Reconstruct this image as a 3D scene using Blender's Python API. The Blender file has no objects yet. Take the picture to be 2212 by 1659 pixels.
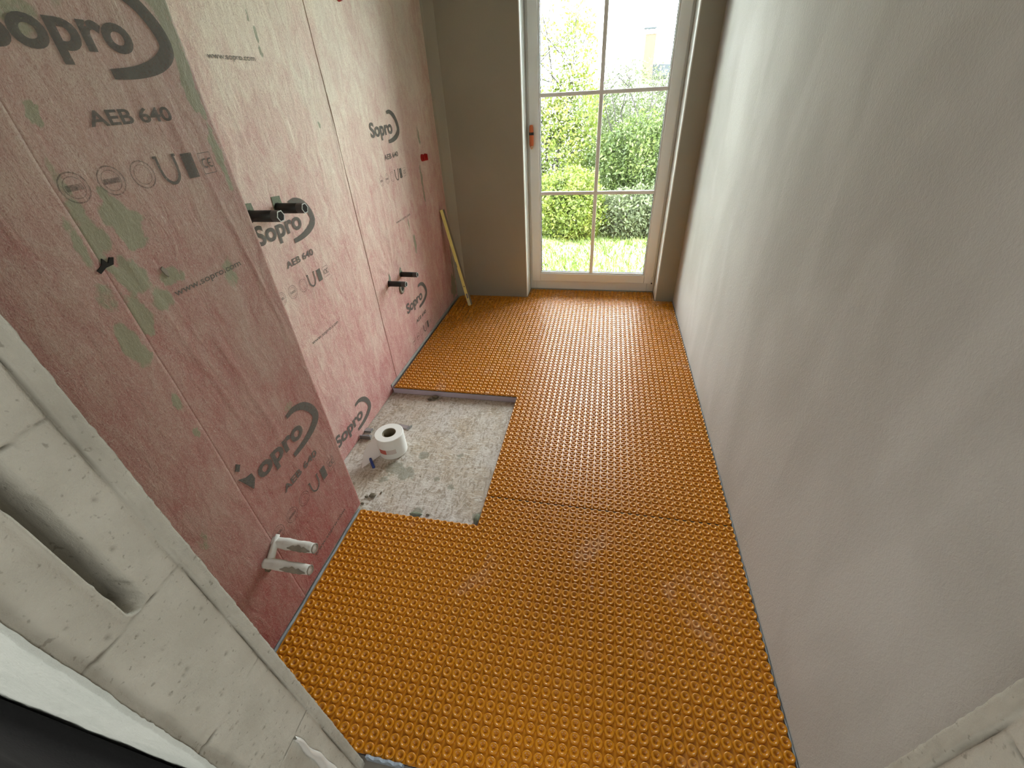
import bpy, math, random
import numpy as np
from mathutils import Matrix, Vector

SC = bpy.context.scene
COL = SC.collection
PI = math.pi

# ------------------------------------------------------------------ camera
cam = bpy.data.cameras.new('camera')
cam.sensor_fit = 'HORIZONTAL'
cam.sensor_width = 36.0
cam.lens = 910.42 * 36.0 / 2212.0
cam.clip_start = 0.01
cam.clip_end = 300
camo = bpy.data.objects.new('camera', cam)
COL.objects.link(camo)
R = ((0.98013987, 0.1921526, -0.04902256),
     (0.07062019, -0.56920775, -0.81915525),
     (-0.18530683, 0.79942474, -0.57147306))      # rows: image right, image down, view direction
camo.matrix_world = Matrix(((R[0][0], -R[1][0], -R[2][0], 0.39739),
                            (R[0][1], -R[1][1], -R[2][1], -0.99452),
                            (R[0][2], -R[1][2], -R[2][2], 1.42737),
                            (0, 0, 0, 1)))
SC.camera = camo

# ------------------------------------------------------------------ exposure, sky, sun, lamps
SC.view_settings.view_transform = 'Standard'
SC.view_settings.look = 'None'
SC.view_settings.gamma = 1.0
SC.view_settings.use_curve_mapping = False
SC.view_settings.exposure = 0.5
SKY_STRENGTH = 19.0
SUN_STRENGTH = 5.0
LAMP_POWER = 17.0

world = bpy.data.worlds.new('sky')
SC.world = world
world.use_nodes = True
wn = world.node_tree
for n in list(wn.nodes):
    wn.nodes.remove(n)
wo = wn.nodes.new('ShaderNodeOutputWorld')
wb = wn.nodes.new('ShaderNodeBackground')
wb.inputs['Color'].default_value = (0.93, 0.985, 1.0, 1)
wb.inputs['Strength'].default_value = SKY_STRENGTH
wn.links.new(wb.outputs[0], wo.inputs['Surface'])

sun = bpy.data.lights.new('sun', 'SUN')
sun.energy = SUN_STRENGTH
sun.color = (1.0, 0.96, 0.86)
sun.angle = math.radians(1.0)
suno = bpy.data.objects.new('sun', sun)
COL.objects.link(suno)
suno.rotation_euler = Vector((0.45, 0.35, -0.80)).to_track_quat('-Z', 'Y').to_euler()
suno.location = (0, 6, 8)

for lx, aim, pw in ((-1.55, (2.3, 1.35, -0.15), 1.0), (2.15, (-2.1, 1.35, -0.15), 1.05)):      # unseen lamps added in the corridor, standing in for its daylight
    lamp = bpy.data.lights.new('corridor_daylight', 'AREA')
    lamp.shape = 'RECTANGLE'
    lamp.size = 1.1
    lamp.size_y = 1.2
    lamp.energy = LAMP_POWER * pw
    lamp.color = (1.0, 1.0, 0.95)
    lampo = bpy.data.objects.new('corridor_daylight', lamp)
    COL.objects.link(lampo)
    lampo.location = (lx, -2.15, 1.55)
    lampo.rotation_euler = Vector(aim).to_track_quat('-Z', 'Y').to_euler()

portal = bpy.data.lights.new('window_portal', 'AREA')
portal.shape = 'RECTANGLE'
portal.size = 1.0
portal.size_y = 2.2
portal.cycles.is_portal = True
portalo = bpy.data.objects.new('window_portal', portal)
COL.objects.link(portalo)
portalo.location = (0.33, 2.54, 1.14)
portalo.rotation_euler = (math.radians(-90), 0, 0)

# ------------------------------------------------------------------ helpers
ORG = {}


def link_mesh(name, V, F, mat, parent=None, smooth=False):
    V = np.asarray(V, dtype=float)
    me = bpy.data.meshes.new(name)
    if parent is None:
        lo, hi = V.min(0), V.max(0)
        org = np.array([(lo[0] + hi[0]) / 2, (lo[1] + hi[1]) / 2, lo[2]])
    else:
        org = ORG[parent.name]
    W = V - org
    if isinstance(F, np.ndarray) and F.ndim == 2:
        n, k = F.shape
        me.vertices.add(len(W))
        me.vertices.foreach_set('co', W.astype(np.float32).ravel())
        me.loops.add(n * k)
        me.loops.foreach_set('vertex_index', F.astype(np.int32).ravel())
        me.polygons.add(n)
        me.polygons.foreach_set('loop_start', np.arange(0, n * k, k, dtype=np.int32))
        me.polygons.foreach_set('loop_total', np.full(n, k, dtype=np.int32))
        me.update(calc_edges=True)
    else:
        me.from_pydata([tuple(v) for v in W], [], [tuple(int(i) for i in f) for f in F])
        me.update()
    if smooth:
        me.polygons.foreach_set('use_smooth', [True] * len(me.polygons))
    if mat:
        me.materials.append(mat)
    o = bpy.data.objects.new(name, me)
    COL.objects.link(o)
    ORG[o.name] = org
    if parent is None:
        o.location = org
    else:
        o.parent = parent
    return o


def tag(o, label=None, cat=None, group=None, kind=None):
    if label:
        o['label'] = label
    if cat:
        o['category'] = cat
    if group:
        o['group'] = group
    if kind:
        o['kind'] = kind
    return o


def thing(name, loc, label, cat, group=None):
    o = bpy.data.objects.new(name, None)
    o.empty_display_size = 0.02
    COL.objects.link(o)
    o.location = loc
    ORG[o.name] = np.array(loc, dtype=float)
    return tag(o, label, cat, group)


def join(parts):
    VV, FF, n = [], [], 0
    for V, F in parts:
        V = np.asarray(V, dtype=float)
        VV.append(V)
        FF += [tuple(int(i) + n for i in f) for f in F]
        n += len(V)
    return np.vstack(VV), FF


def box(x0, x1, y0, y1, z0, z1):
    V = [(x, y, z) for x in (x0, x1) for y in (y0, y1) for z in (z0, z1)]
    F = [(0, 1, 3, 2), (4, 6, 7, 5), (0, 4, 5, 1), (2, 3, 7, 6), (0, 2, 6, 4), (1, 5, 7, 3)]
    return np.array(V, float), F


def basis(d):
    d = np.array(d, float)
    d /= np.linalg.norm(d)
    a = np.array([0, 0, 1.0]) if abs(d[2]) < 0.9 else np.array([1.0, 0, 0])
    u = np.cross(a, d)
    u /= np.linalg.norm(u)
    return u, np.cross(d, u), d


def lathe(p, d, prof, n=24, closed=False, wob=None):
    """revolve (distance along d, radius) pairs round the axis from p along d"""
    u, w, d = basis(d)
    p = np.array(p, float)
    V, F = [], []
    m = len(prof)
    for k, (t, r) in enumerate(prof):
        for i in range(n):
            a = 2 * PI * i / n
            rr = r * (1 + (wob(k, i) if wob else 0))
            V.append(p + d * t + (u * math.cos(a) + w * math.sin(a)) * rr)
    for k in range(m if closed else m - 1):
        for i in range(n):
            a, b = k * n + i, k * n + (i + 1) % n
            c, e = ((k + 1) % m) * n + (i + 1) % n, ((k + 1) % m) * n + i
            F.append((a, b, c, e))
    if not closed:
        F.append(tuple(range(n))[::-1])
        F.append(tuple(range((m - 1) * n, m * n)))
    return np.array(V), F


def tube(pts, rads, n=6):
    V, F = [], []
    pts = [np.array(p, float) for p in pts]
    for k, p in enumerate(pts):
        d = pts[min(k + 1, len(pts) - 1)] - pts[max(k - 1, 0)]
        u, w, d = basis(d)
        for i in range(n):
            a = 2 * PI * i / n
            V.append(p + (u * math.cos(a) + w * math.sin(a)) * rads[k])
    for k in range(len(pts) - 1):
        for i in range(n):
            F.append((k * n + i, k * n + (i + 1) % n, (k + 1) * n + (i + 1) % n, (k + 1) * n + i))
    F.append(tuple(range(n))[::-1])
    F.append(tuple(range((len(pts) - 1) * n, len(pts) * n)))
    return np.array(V), F


def hash2(ix, iy, seed):
    v = np.sin(ix * 127.1 + iy * 311.7 + seed * 74.7) * 43758.5453
    return v - np.floor(v)


def vnoise(x, y, seed=0):
    x = np.asarray(x, float)
    y = np.asarray(y, float)
    ix, iy = np.floor(x), np.floor(y)
    fx, fy = x - ix, y - iy
    fx = fx * fx * (3 - 2 * fx)
    fy = fy * fy * (3 - 2 * fy)
    a = hash2(ix, iy, seed)
    b = hash2(ix + 1, iy, seed)
    c = hash2(ix, iy + 1, seed)
    d = hash2(ix + 1, iy + 1, seed)
    return (a * (1 - fx) + b * fx) * (1 - fy) + (c * (1 - fx) + d * fx) * fy


def fbm(x, y, seed=0, octaves=4):
    s, a, t = 0, 1.0, 0
    for k in range(octaves):
        s = s + a * vnoise(np.asarray(x) * 2 ** k, np.asarray(y) * 2 ** k, seed + k * 13)
        t += a
        a *= 0.5
    return s / t


def grid_faces(na, nb):
    i = np.arange(na - 1)[:, None] * nb + np.arange(nb - 1)[None, :]
    i = i.ravel()
    return np.stack([i, i + nb, i + nb + 1, i + 1], 1)


# ------------------------------------------------------------------ materials
class NT:
    def __init__(self, name):
        self.m = bpy.data.materials.new(name)
        self.m.use_nodes = True
        self.t = self.m.node_tree
        self.b = self.t.nodes['Principled BSDF']
        self.pos = self.n('ShaderNodeNewGeometry').outputs['Position']

    def n(self, kind, **kw):
        nd = self.t.nodes.new(kind)
        for k, v in kw.items():
            setattr(nd, k, v)
        return nd

    def l(self, a, b):
        self.t.links.new(a, b)

    def set(self, sock, v):
        if hasattr(v, 'is_linked') or isinstance(v, bpy.types.NodeSocket):
            self.l(v, sock)
        else:
            sock.default_value = v

    def noise(self, scale=5, detail=4, rough=0.55, dist=0.0, stretch=None, rot=None, vec=None):
        nd = self.n('ShaderNodeTexNoise')
        nd.inputs['Scale'].default_value = scale
        nd.inputs['Detail'].default_value = detail
        nd.inputs['Roughness'].default_value = rough
        nd.inputs['Distortion'].default_value = dist
        v = vec or self.pos
        if stretch or rot:
            mp = self.n('ShaderNodeMapping')
            mp.inputs['Scale'].default_value = stretch or (1, 1, 1)
            mp.inputs['Rotation'].default_value = rot or (0, 0, 0)
            self.l(v, mp.inputs['Vector'])
            v = mp.outputs[0]
        self.l(v, nd.inputs['Vector'])
        return nd.outputs['Fac']

    def ramp(self, fac, stops, interp='LINEAR'):
        nd = self.n('ShaderNodeValToRGB')
        cr = nd.color_ramp
        cr.interpolation = interp
        while len(cr.elements) < len(stops):
            cr.elements.new(0.5)
        for e, (p, c) in zip(cr.elements, stops):
            e.position = p
            e.color = (c[0], c[1], c[2], 1) if hasattr(c, '__len__') else (c, c, c, 1)
        self.l(fac, nd.inputs['Fac'])
        return nd.outputs['Color']

    def mix(self, fac, a, b, blend='MIX'):
        nd = self.n('ShaderNodeMix', data_type='RGBA', blend_type=blend)
        self.set(nd.inputs[0], fac)
        for s, v in ((nd.inputs[6], a), (nd.inputs[7], b)):
            if isinstance(v, bpy.types.NodeSocket):
                self.l(v, s)
            else:
                s.default_value = (v[0], v[1], v[2], 1)
        return nd.outputs[2]

    def math(self, op, a, b=0.0, c=0.0, clamp=False):
        nd = self.n('ShaderNodeMath', operation=op, use_clamp=clamp)
        self.set(nd.inputs[0], a)
        self.set(nd.inputs[1], b)
        self.set(nd.inputs[2], c)
        return nd.outputs[0]

    def attr(self, name):
        nd = self.n('ShaderNodeAttribute', attribute_name=name)
        return nd.outputs['Fac']

    def sep(self):
        nd = self.n('ShaderNodeSeparateXYZ')
        self.l(self.pos, nd.inputs[0])
        return nd.outputs

    def bump(self, h, strength=0.3, dist=0.002):
        nd = self.n('ShaderNodeBump')
        nd.inputs['Strength'].default_value = strength
        nd.inputs['Distance'].default_value = dist
        self.l(h, nd.inputs['Height'])
        self.l(nd.outputs[0], self.b.inputs['Normal'])

    def done(self, color=None, rough=0.7, metal=0.0, spec=None):
        if color is not None:
            if isinstance(color, bpy.types.NodeSocket):
                self.l(color, self.b.inputs['Base Color'])
            else:
                self.b.inputs['Base Color'].default_value = (color[0], color[1], color[2], 1)
        self.set(self.b.inputs['Roughness'], rough)
        self.b.inputs['Metallic'].default_value = metal
        if spec is not None:
            self.b.inputs['Specular IOR Level'].default_value = spec
        return self.m


def simple(name, c, rough=0.6, metal=0.0, var=0.12, scale=30, bump=0.0):
    m = NT(name)
    f = m.noise(scale, 3)
    col = m.mix(f, tuple(x * (1 - var) for x in c), tuple(min(1, x * (1 + var)) for x in c))
    if bump:
        m.bump(m.noise(scale * 4, 3), bump, 0.002)
    return m.done(col, rough, metal)


def make_membrane(name, pale, pink, deep, bias):
    m = NT(name)
    z = m.sep()[2]
    low = m.noise(3.2, 5, 0.6, 0.4, stretch=(1, 1, 0.55))
    mid = m.noise(16, 5, 0.65, 0.8, stretch=(1, 1, 0.5))
    fib = m.noise(130, 3, 0.7, 2.2, stretch=(1, 1, 0.7), rot=(0.4, 0, 0))
    fib2 = m.noise(190, 2, 0.7, 2.5, stretch=(1, 1, 0.7), rot=(-0.7, 0, 0))
    # the fleece goes paler towards the top of the wall and stays red near the floor
    t = m.math('MULTIPLY_ADD', z, 0.34, bias)
    t = m.math('ADD', t, m.math('MULTIPLY_ADD', low, 0.85, -0.42))
    t = m.math('ADD', t, m.math('MULTIPLY_ADD', mid, 0.95, -0.47), clamp=True)
    c = m.ramp(t, [(0.0, deep), (0.42, pink), (0.95, pale)])
    c = m.mix(m.ramp(fib, [(0.48, 0.0), (0.68, 0.6)]), c, pale)
    c = m.mix(m.ramp(fib2, [(0.32, 0.5), (0.52, 0.0)]), c, tuple(x * 0.62 for x in deep))
    tint = m.noise(2.1, 3, 0.5, stretch=(1, 1, 0.7))
    c = m.mix(m.ramp(tint, [(0.56, 0.0), (0.75, 0.4)]), c, (0.45, 0.44, 0.36))
    st = m.attr('stain')
    stn = m.math('ADD', st, m.math('MULTIPLY_ADD', mid, 1.1, -0.55))
    stn = m.math('ADD', stn, m.math('MULTIPLY_ADD', m.noise(55, 4, 0.7, 1.0), 0.55, -0.275))
    sf = m.ramp(stn, [(0.40, 0.0), (0.66, 0.85)])
    c = m.mix(sf, c, m.mix(fib, (0.17, 0.175, 0.10), (0.30, 0.31, 0.215)))
    h = m.math('ADD', m.math('MULTIPLY', mid, 1.0), m.math('MULTIPLY', fib, 0.35))
    crease = m.noise(20, 3, 0.55, 1.0, stretch=(1, 1, 0.35))
    h = m.math('ADD', h, m.math('MULTIPLY', crease, 1.1))
    m.bump(h, 0.75, 0.005)
    return m.done(c, 0.6, spec=0.35)


M = {}
M['membrane'] = make_membrane('fleece_membrane', (0.76, 0.67, 0.56), (0.56, 0.31, 0.28), (0.40, 0.11, 0.115), 0.27)
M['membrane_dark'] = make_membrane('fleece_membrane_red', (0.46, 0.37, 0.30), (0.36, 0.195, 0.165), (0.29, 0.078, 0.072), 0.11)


def ink():
    m = NT('printing_ink')
    f = m.noise(190, 3, 0.7, 0.5)
    c = m.mix(f, (0.075, 0.07, 0.06), (0.14, 0.13, 0.11))
    m.done(c, 0.8)
    tr = m.n('ShaderNodeBsdfTransparent')
    mx = m.n('ShaderNodeMixShader')
    m.l(m.ramp(f, [(0.35, 0.95), (0.7, 0.6)]), mx.inputs[0])
    m.l(tr.outputs[0], mx.inputs[1])
    m.l(m.b.outputs[0], mx.inputs[2])
    m.l(mx.outputs[0], m.t.nodes['Material Output'].inputs['Surface'])
    return m.m


M['ink'] = ink()


def faint_ink():
    m = NT('worn_printing_ink')
    f = m.noise(150, 3, 0.7, 0.5)
    m.done((0.09, 0.08, 0.07), 0.8)
    tr = m.n('ShaderNodeBsdfTransparent')
    mx = m.n('ShaderNodeMixShader')
    m.l(m.ramp(f, [(0.35, 0.6), (0.65, 0.2)]), mx.inputs[0])
    m.l(tr.outputs[0], mx.inputs[1])
    m.l(m.b.outputs[0], mx.inputs[2])
    m.l(mx.outputs[0], m.t.nodes['Material Output'].inputs['Surface'])
    return m.m


M['faint_ink'] = faint_ink()


def plaster(name, a, b, sc=1.0, bump=0.5):
    m = NT(name)
    big = m.noise(1.4 * sc, 5, 0.6, 0.9, stretch=(1, 1, 0.7))
    smear = m.noise(3.2 * sc, 2, 0.4, 0.8, stretch=(1, 1.3, 0.6))
    fine = m.noise(260, 4, 0.65)
    grain = m.noise(85, 4, 0.7, 0.6, stretch=(1, 1, 0.7))
    t = m.math('ADD', m.math('MULTIPLY', big, 0.6), m.math('MULTIPLY', smear, 0.4))
    c = m.ramp(t, [(0.36, a), (0.62, b)])
    c = m.mix(m.ramp(smear, [(0.54, 0.0), (0.575, 0.15)]), c, tuple(min(1, x * 1.1) for x in b))
    c = m.mix(m.math('MULTIPLY', fine, 0.25), c, tuple(x * 0.75 for x in a))
    m.bump(m.math('ADD', grain, m.math('MULTIPLY', fine, 0.6)), bump, 0.0025)
    return m.done(c, 0.85, spec=0.25)


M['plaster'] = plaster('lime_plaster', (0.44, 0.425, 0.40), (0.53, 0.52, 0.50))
M['plaster_back'] = plaster('lime_plaster_back', (0.36, 0.355, 0.30), (0.41, 0.40, 0.345), 0.6, 0.3)  # backlit shade put into the colour, darker than the right wall's plaster
M['reveal'] = simple('white_reveal_lining', (0.80, 0.82, 0.80), 0.45, var=0.03)
M['ceiling'] = plaster('ceiling_plaster', (0.6, 0.58, 0.54), (0.66, 0.64, 0.6))


def block():
    m = NT('aerated_concrete')
    big = m.noise(9, 4, 0.6)
    fine = m.noise(330, 4, 0.7)
    pore = m.noise(120, 2, 0.5)
    c = m.ramp(big, [(0.35, (0.52, 0.50, 0.435)), (0.65, (0.62, 0.60, 0.53))])
    c = m.mix(m.ramp(pore, [(0.28, 0.5), (0.36, 0.0)]), c, (0.2, 0.18, 0.14))
    d = m.attr('dirt')
    c = m.mix(m.math('MULTIPLY', d, 0.85), c, (0.10, 0.085, 0.055))
    m.bump(m.math('ADD', fine, m.math('MULTIPLY', pore, 0.6)), 0.7, 0.002)
    return m.done(c, 0.92, spec=0.2)


M['block'] = block()


def orange():
    m = NT('orange_plastic')
    f = m.noise(1.6, 3, 0.5)
    g = m.noise(40, 3, 0.6)
    c = m.mix(f, (0.50, 0.182, 0.003), (0.58, 0.225, 0.006))
    # noise patches blended towards a pale tan
    xyz = m.sep()
    top = m.ramp(m.math('MULTIPLY', xyz[2], 200.0), [(0.0, 0.0), (1.0, 1.0)])
    d = m.noise(3.5, 4, 0.6, 0.7)
    pale_patch = m.math('MULTIPLY', m.ramp(d, [(0.60, 0.0), (0.68, 0.5)]), m.ramp(xyz[2], [(0.0, 1.0), (1.0, 1.0)]))
    c = m.mix(m.math('MULTIPLY', pale_patch, 0.5), c, (0.62, 0.42, 0.30))
    m.b.inputs['Subsurface Weight'].default_value = 0.0
    return m.done(c, m.ramp(g, [(0.3, 0.24), (0.7, 0.36)]), spec=0.62)


M['orange'] = orange()
M['xps'] = simple('lavender_insulation', (0.52, 0.47, 0.56), 0.8, var=0.1, scale=18, bump=0.3)
M['adhesive'] = simple('grey_adhesive', (0.05, 0.055, 0.045), 0.9, var=0.3, bump=0.5)


def pitfloor():
    m = NT('fibrous_screed')
    low = m.noise(4.5, 5, 0.6, 0.6)
    strand = m.noise(42, 4, 0.65, 1.8, stretch=(1, 0.4, 1), rot=(0, 0, 0.5))
    strand2 = m.noise(60, 4, 0.65, 1.8, stretch=(0.4, 1, 1), rot=(0, 0, 0.5))
    spec = m.noise(70, 2, 0.5)
    c = m.ramp(low, [(0.35, (0.47, 0.38, 0.29)), (0.62, (0.55, 0.50, 0.46))])
    c = m.mix(m.ramp(strand, [(0.38, 0.8), (0.56, 0.0)]), c, (0.26, 0.20, 0.14))
    c = m.mix(m.ramp(strand2, [(0.50, 0.0), (0.64, 0.7)]), c, (0.68, 0.65, 0.60))
    c = m.mix(m.ramp(spec, [(0.24, 0.8), (0.30, 0.0)]), c, (0.07, 0.06, 0.045))
    st = m.attr('stain')
    sn = m.math('ADD', st, m.math('MULTIPLY_ADD', m.noise(38, 4, 0.7, 0.8), 1.5, -0.78))
    c = m.mix(m.ramp(sn, [(0.4, 0.0), (0.6, 0.65)]), c, (0.20, 0.20, 0.15))
    m.bump(m.math('ADD', strand, strand2), 0.6, 0.003)
    return m.done(c, 0.85)


M['pit'] = pitfloor()
M['pvc'] = simple('white_window_plastic', (0.86, 0.90, 0.91), 0.35, var=0.02, scale=4)
M['gasket'] = simple('dark_gasket', (0.03, 0.03, 0.03), 0.6)
M['bead'] = simple('glazing_bead', (0.70, 0.73, 0.74), 0.35, var=0.03)
M['black'] = simple('black_rubber_plastic', (0.012, 0.010, 0.009), 0.5, var=0.3)
M['cap_grey'] = simple('dark_grey_plastic', (0.065, 0.06, 0.06), 0.45)
M['rim_grey'] = simple('grey_rim', (0.45, 0.47, 0.46), 0.5)
M['red'] = simple('red_plastic', (0.42, 0.012, 0.01), 0.4, var=0.2)
M['dark_hole'] = simple('dark_opening', (0.014, 0.012, 0.009), 0.98)
M['green_slurry'] = simple('green_grey_slurry', (0.17, 0.19, 0.13), 0.85, var=0.5, scale=90, bump=0.6)
M['foam_white'] = simple('dusty_white_foam', (0.62, 0.61, 0.57), 0.8, var=0.16, scale=26, bump=0.4)
M['foam_dirt'] = simple('grey_brown_dirt', (0.24, 0.21, 0.17), 0.9, var=0.4, scale=40)
M['edge_foam'] = simple('blue_grey_edge_foam', (0.23, 0.25, 0.27), 0.85, var=0.4, scale=14, bump=0.4)
M['yellow'] = simple('yellow_lacquer', (0.82, 0.74, 0.27), 0.45, var=0.1, scale=20)
M['level_grey'] = simple('grey_brown_side', (0.17, 0.15, 0.11), 0.55, var=0.3)
M['pale_yellow'] = simple('worn_pale_end', (0.62, 0.58, 0.36), 0.55)
M['violet'] = simple('violet_grey_mark', (0.20, 0.18, 0.26), 0.6)
M['tape'] = simple('white_tape', (0.80, 0.79, 0.76), 0.55, var=0.02)
M['tape_pink'] = simple('pinkish_tape_underside', (0.80, 0.72, 0.70), 0.6, var=0.03)
M['card'] = simple('brown_card_core', (0.17, 0.14, 0.09), 0.8)
M['label_red'] = simple('red_print', (0.52, 0.13, 0.10), 0.6)
M['label_grey'] = simple('grey_pink_print', (0.62, 0.53, 0.50), 0.6)
M['blue'] = simple('dark_blue_plastic', (0.02, 0.05, 0.24), 0.4)
M['metal'] = simple('zinc_plated_metal', (0.42, 0.44, 0.46), 0.35, metal=0.8)
M['mortar'] = simple('mortar_crumb', (0.13, 0.105, 0.07), 0.9, var=0.4, bump=0.6)
M['film'] = simple('thin_white_film', (0.72, 0.71, 0.68), 0.22, var=0.05)
M['cloth_black'] = simple('black_cloth', (0.0022, 0.0022, 0.003), 0.95, var=0.5, scale=60, bump=0.3)
M['slab'] = simple('corridor_concrete', (0.30, 0.28, 0.25), 0.9, scale=8)
M['sealant'] = simple('grey_sealing_strip', (0.30, 0.29, 0.27), 0.8, var=0.3)
M['orange_wood'] = simple('orange_lacquered_wood', (0.56, 0.125, 0.03), 0.4, var=0.1)
M['raw_wood'] = simple('raw_wood_tip', (0.55, 0.36, 0.22), 0.6)


def glass():
    m = NT('window_glass')
    tr = m.n('ShaderNodeBsdfTransparent')
    tr.inputs[0].default_value = (0.96, 0.98, 0.97, 1)
    gl = m.n('ShaderNodeBsdfGlossy')
    gl.inputs['Roughness'].default_value = 0.02
    fr = m.n('ShaderNodeFresnel')
    fr.inputs['IOR'].default_value = 1.35
    mx = m.n('ShaderNodeMixShader')
    m.l(fr.outputs[0], mx.inputs[0])
    m.l(tr.outputs[0], mx.inputs[1])
    m.l(gl.outputs[0], mx.inputs[2])
    m.l(mx.outputs[0], m.t.nodes['Material Output'].inputs['Surface'])
    return m.m


M['glass'] = glass()


def leafmat(name, cols, scale=9):
    m = NT(name)
    f = m.noise(scale, 4, 0.7)
    g = m.noise(3, 3, 0.6)
    n = len(cols)
    c = m.ramp(m.math('ADD', m.math('MULTIPLY', f, 0.6), m.math('MULTIPLY', g, 0.4)),
               [(0.34 + 0.32 * i / (n - 1), cc) for i, cc in enumerate(cols)])
    m.done(c, 0.6)
    tl = m.n('ShaderNodeBsdfTranslucent')
    m.l(c, tl.inputs[0])
    mx = m.n('ShaderNodeMixShader')
    mx.inputs[0].default_value = 0.35
    m.l(m.b.outputs[0], mx.inputs[1])
    m.l(tl.outputs[0], mx.inputs[2])
    m.l(mx.outputs[0], m.t.nodes['Material Output'].inputs['Surface'])
    return m.m


M['leaf_green'] = leafmat('green_leaves', [(0.024, 0.038, 0.010), (0.060, 0.090, 0.018), (0.125, 0.155, 0.035)])
M['leaf_yellow'] = leafmat('yellow_green_leaves', [(0.045, 0.065, 0.012), (0.105, 0.140, 0.016), (0.21, 0.21, 0.04)])
M['leaf_grey'] = leafmat('grey_green_leaves', [(0.030, 0.038, 0.020), (0.075, 0.092, 0.042), (0.15, 0.17, 0.085)])
M['blossom'] = leafmat('white_blossom', [(0.45, 0.40, 0.40), (0.7, 0.68, 0.66)])
M['grass'] = leafmat('grass_blades', [(0.06, 0.11, 0.018), (0.14, 0.20, 0.04), (0.30, 0.34, 0.13)], 14)
M['soil'] = simple('lawn_soil', (0.20, 0.24, 0.10), 0.9, var=0.4, scale=6)
M['bark'] = simple('grey_brown_bark', (0.03, 0.026, 0.022), 0.9, var=0.3)
M['render'] = simple('white_render', (0.78, 0.77, 0.74), 0.9, var=0.04)
M['slate'] = simple('blue_grey_slate', (0.006, 0.010, 0.013), 0.8, var=0.4, scale=7)
M['brick'] = simple('pale_orange_brick', (0.070, 0.045, 0.030), 0.9, var=0.3, scale=9)

# ------------------------------------------------------------------ room dimensions (metres)
XL, XP, XR = -0.785, -0.540, 0.978       # far left wall, boxed-out near left wall, right wall
YB, YF, YO = 2.288, -0.745, -0.900       # back wall, front wall inner and outer face
YW = 2.456                               # inner face of the window frame
RX0, RX1 = -0.186, 0.843                 # window reveal
JX0, JX1 = -0.125, 0.810                 # doorway jambs
ZC = 2.60
ZP = -0.045                              # bare screed under the floor build-up
STEP = 0.035                             # where the boxed-out part of the left wall ends

# ------------------------------------------------------------------ the setting
def struct(name, parts, mat, smooth=False):
    V, F = join(parts)
    o = link_mesh(name, V, F, mat, smooth=smooth)
    return tag(o, kind='structure')


# screed floor with stains
ny, nx = 160, 150
gx = np.linspace(XL - 0.02, XR + 0.02, nx)
gy = np.linspace(YF - 0.02, YW + 0.1, ny)
GX, GY = np.meshgrid(gx, gy, indexing='ij')
GZ = ZP + 0.002 * (fbm(GX * 12, GY * 12, 5) - 0.5)
V = np.stack([GX, GY, GZ], -1).reshape(-1, 3)
floor = link_mesh('floor', V, grid_faces(nx, ny), M['pit'], smooth=True)
tag(floor, kind='structure')
stain = np.zeros(GX.shape)
for sx, sy, rr in ((-0.51, 0.30, 0.05), (-0.44, 0.27, 0.05), (-0.53, 0.22, 0.025), (-0.40, 0.40, 0.03), (-0.22, 0.42, 0.02),
                   (-0.20, 0.22, 0.022), (-0.28, 0.26, 0.02), (-0.52, 0.86, 0.03), (-0.03, 0.08, 0.03), (-0.3, 0.065, 0.03)):
    stain = np.maximum(stain, np.exp(-(((GX - sx) ** 2 + (GY - sy) ** 2) / rr ** 2) ** 1.5))
at = floor.data.attributes.new('stain', 'FLOAT', 'POINT')
at.data.foreach_set('value', stain.ravel().astype(np.float32))

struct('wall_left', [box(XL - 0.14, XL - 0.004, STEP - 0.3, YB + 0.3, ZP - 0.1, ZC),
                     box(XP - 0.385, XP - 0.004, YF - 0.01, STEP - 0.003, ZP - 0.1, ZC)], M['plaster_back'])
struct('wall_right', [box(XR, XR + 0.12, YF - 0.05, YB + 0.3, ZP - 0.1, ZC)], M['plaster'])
# back wall with the window opening and the chamfered plaster band in its left corner
hv, hf = [], []
corner = np.array([(XL - 0.002, 2.236, ZP), (XL + 0.018, 2.243, ZP), (-0.722, 2.280, ZP), (-0.714, YB + 0.001, ZP), (XL - 0.002, YB + 0.001, ZP)])
cv = np.vstack([corner, corner + [0, 0, ZC - ZP]])
cf = [(k, (k + 1) % 5, 5 + (k + 1) % 5, 5 + k) for k in range(5)] + [(4, 3, 2, 1, 0), (5, 6, 7, 8, 9)]
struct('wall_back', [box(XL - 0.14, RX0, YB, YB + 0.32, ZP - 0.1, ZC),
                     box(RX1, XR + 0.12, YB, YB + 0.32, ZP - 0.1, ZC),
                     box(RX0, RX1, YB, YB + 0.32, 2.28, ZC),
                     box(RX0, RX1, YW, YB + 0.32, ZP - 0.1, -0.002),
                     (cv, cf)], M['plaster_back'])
struct('trim_2', [box(RX0 - 0.001, RX0 + 0.0022, YB + 0.0015, YW + 0.006, 0.0, 2.28), box(RX0 - 0.004, RX0 + 0.0026, YB - 0.001, YB + 0.003, 0.0, 2.28)], M['reveal'])
struct('trim_3', [box(RX1 - 0.0022, RX1 + 0.001, YB + 0.0015, YW + 0.006, 0.0, 2.28), box(RX1 - 0.0026, RX1 + 0.004, YB - 0.001, YB + 0.003, 0.0, 2.28)], M['reveal'])
struct('ceiling', [box(XL - 0.14, XR + 0.12, YF - 0.155, YB + 0.3, ZC, ZC + 0.1)], M['ceiling'])
struct('wall_front', [box(-0.925, JX0 - 0.056, YO + 0.003, YF - 0.004, ZP - 0.1, ZC),
                      box(JX1 + 0.004, XR + 0.12, YO + 0.003, YF - 0.004, ZP - 0.1, ZC),
                      box(JX0 - 0.004, JX1 + 0.004, YO + 0.003, YF - 0.004, 2.12, ZC)], M['block'])


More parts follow.
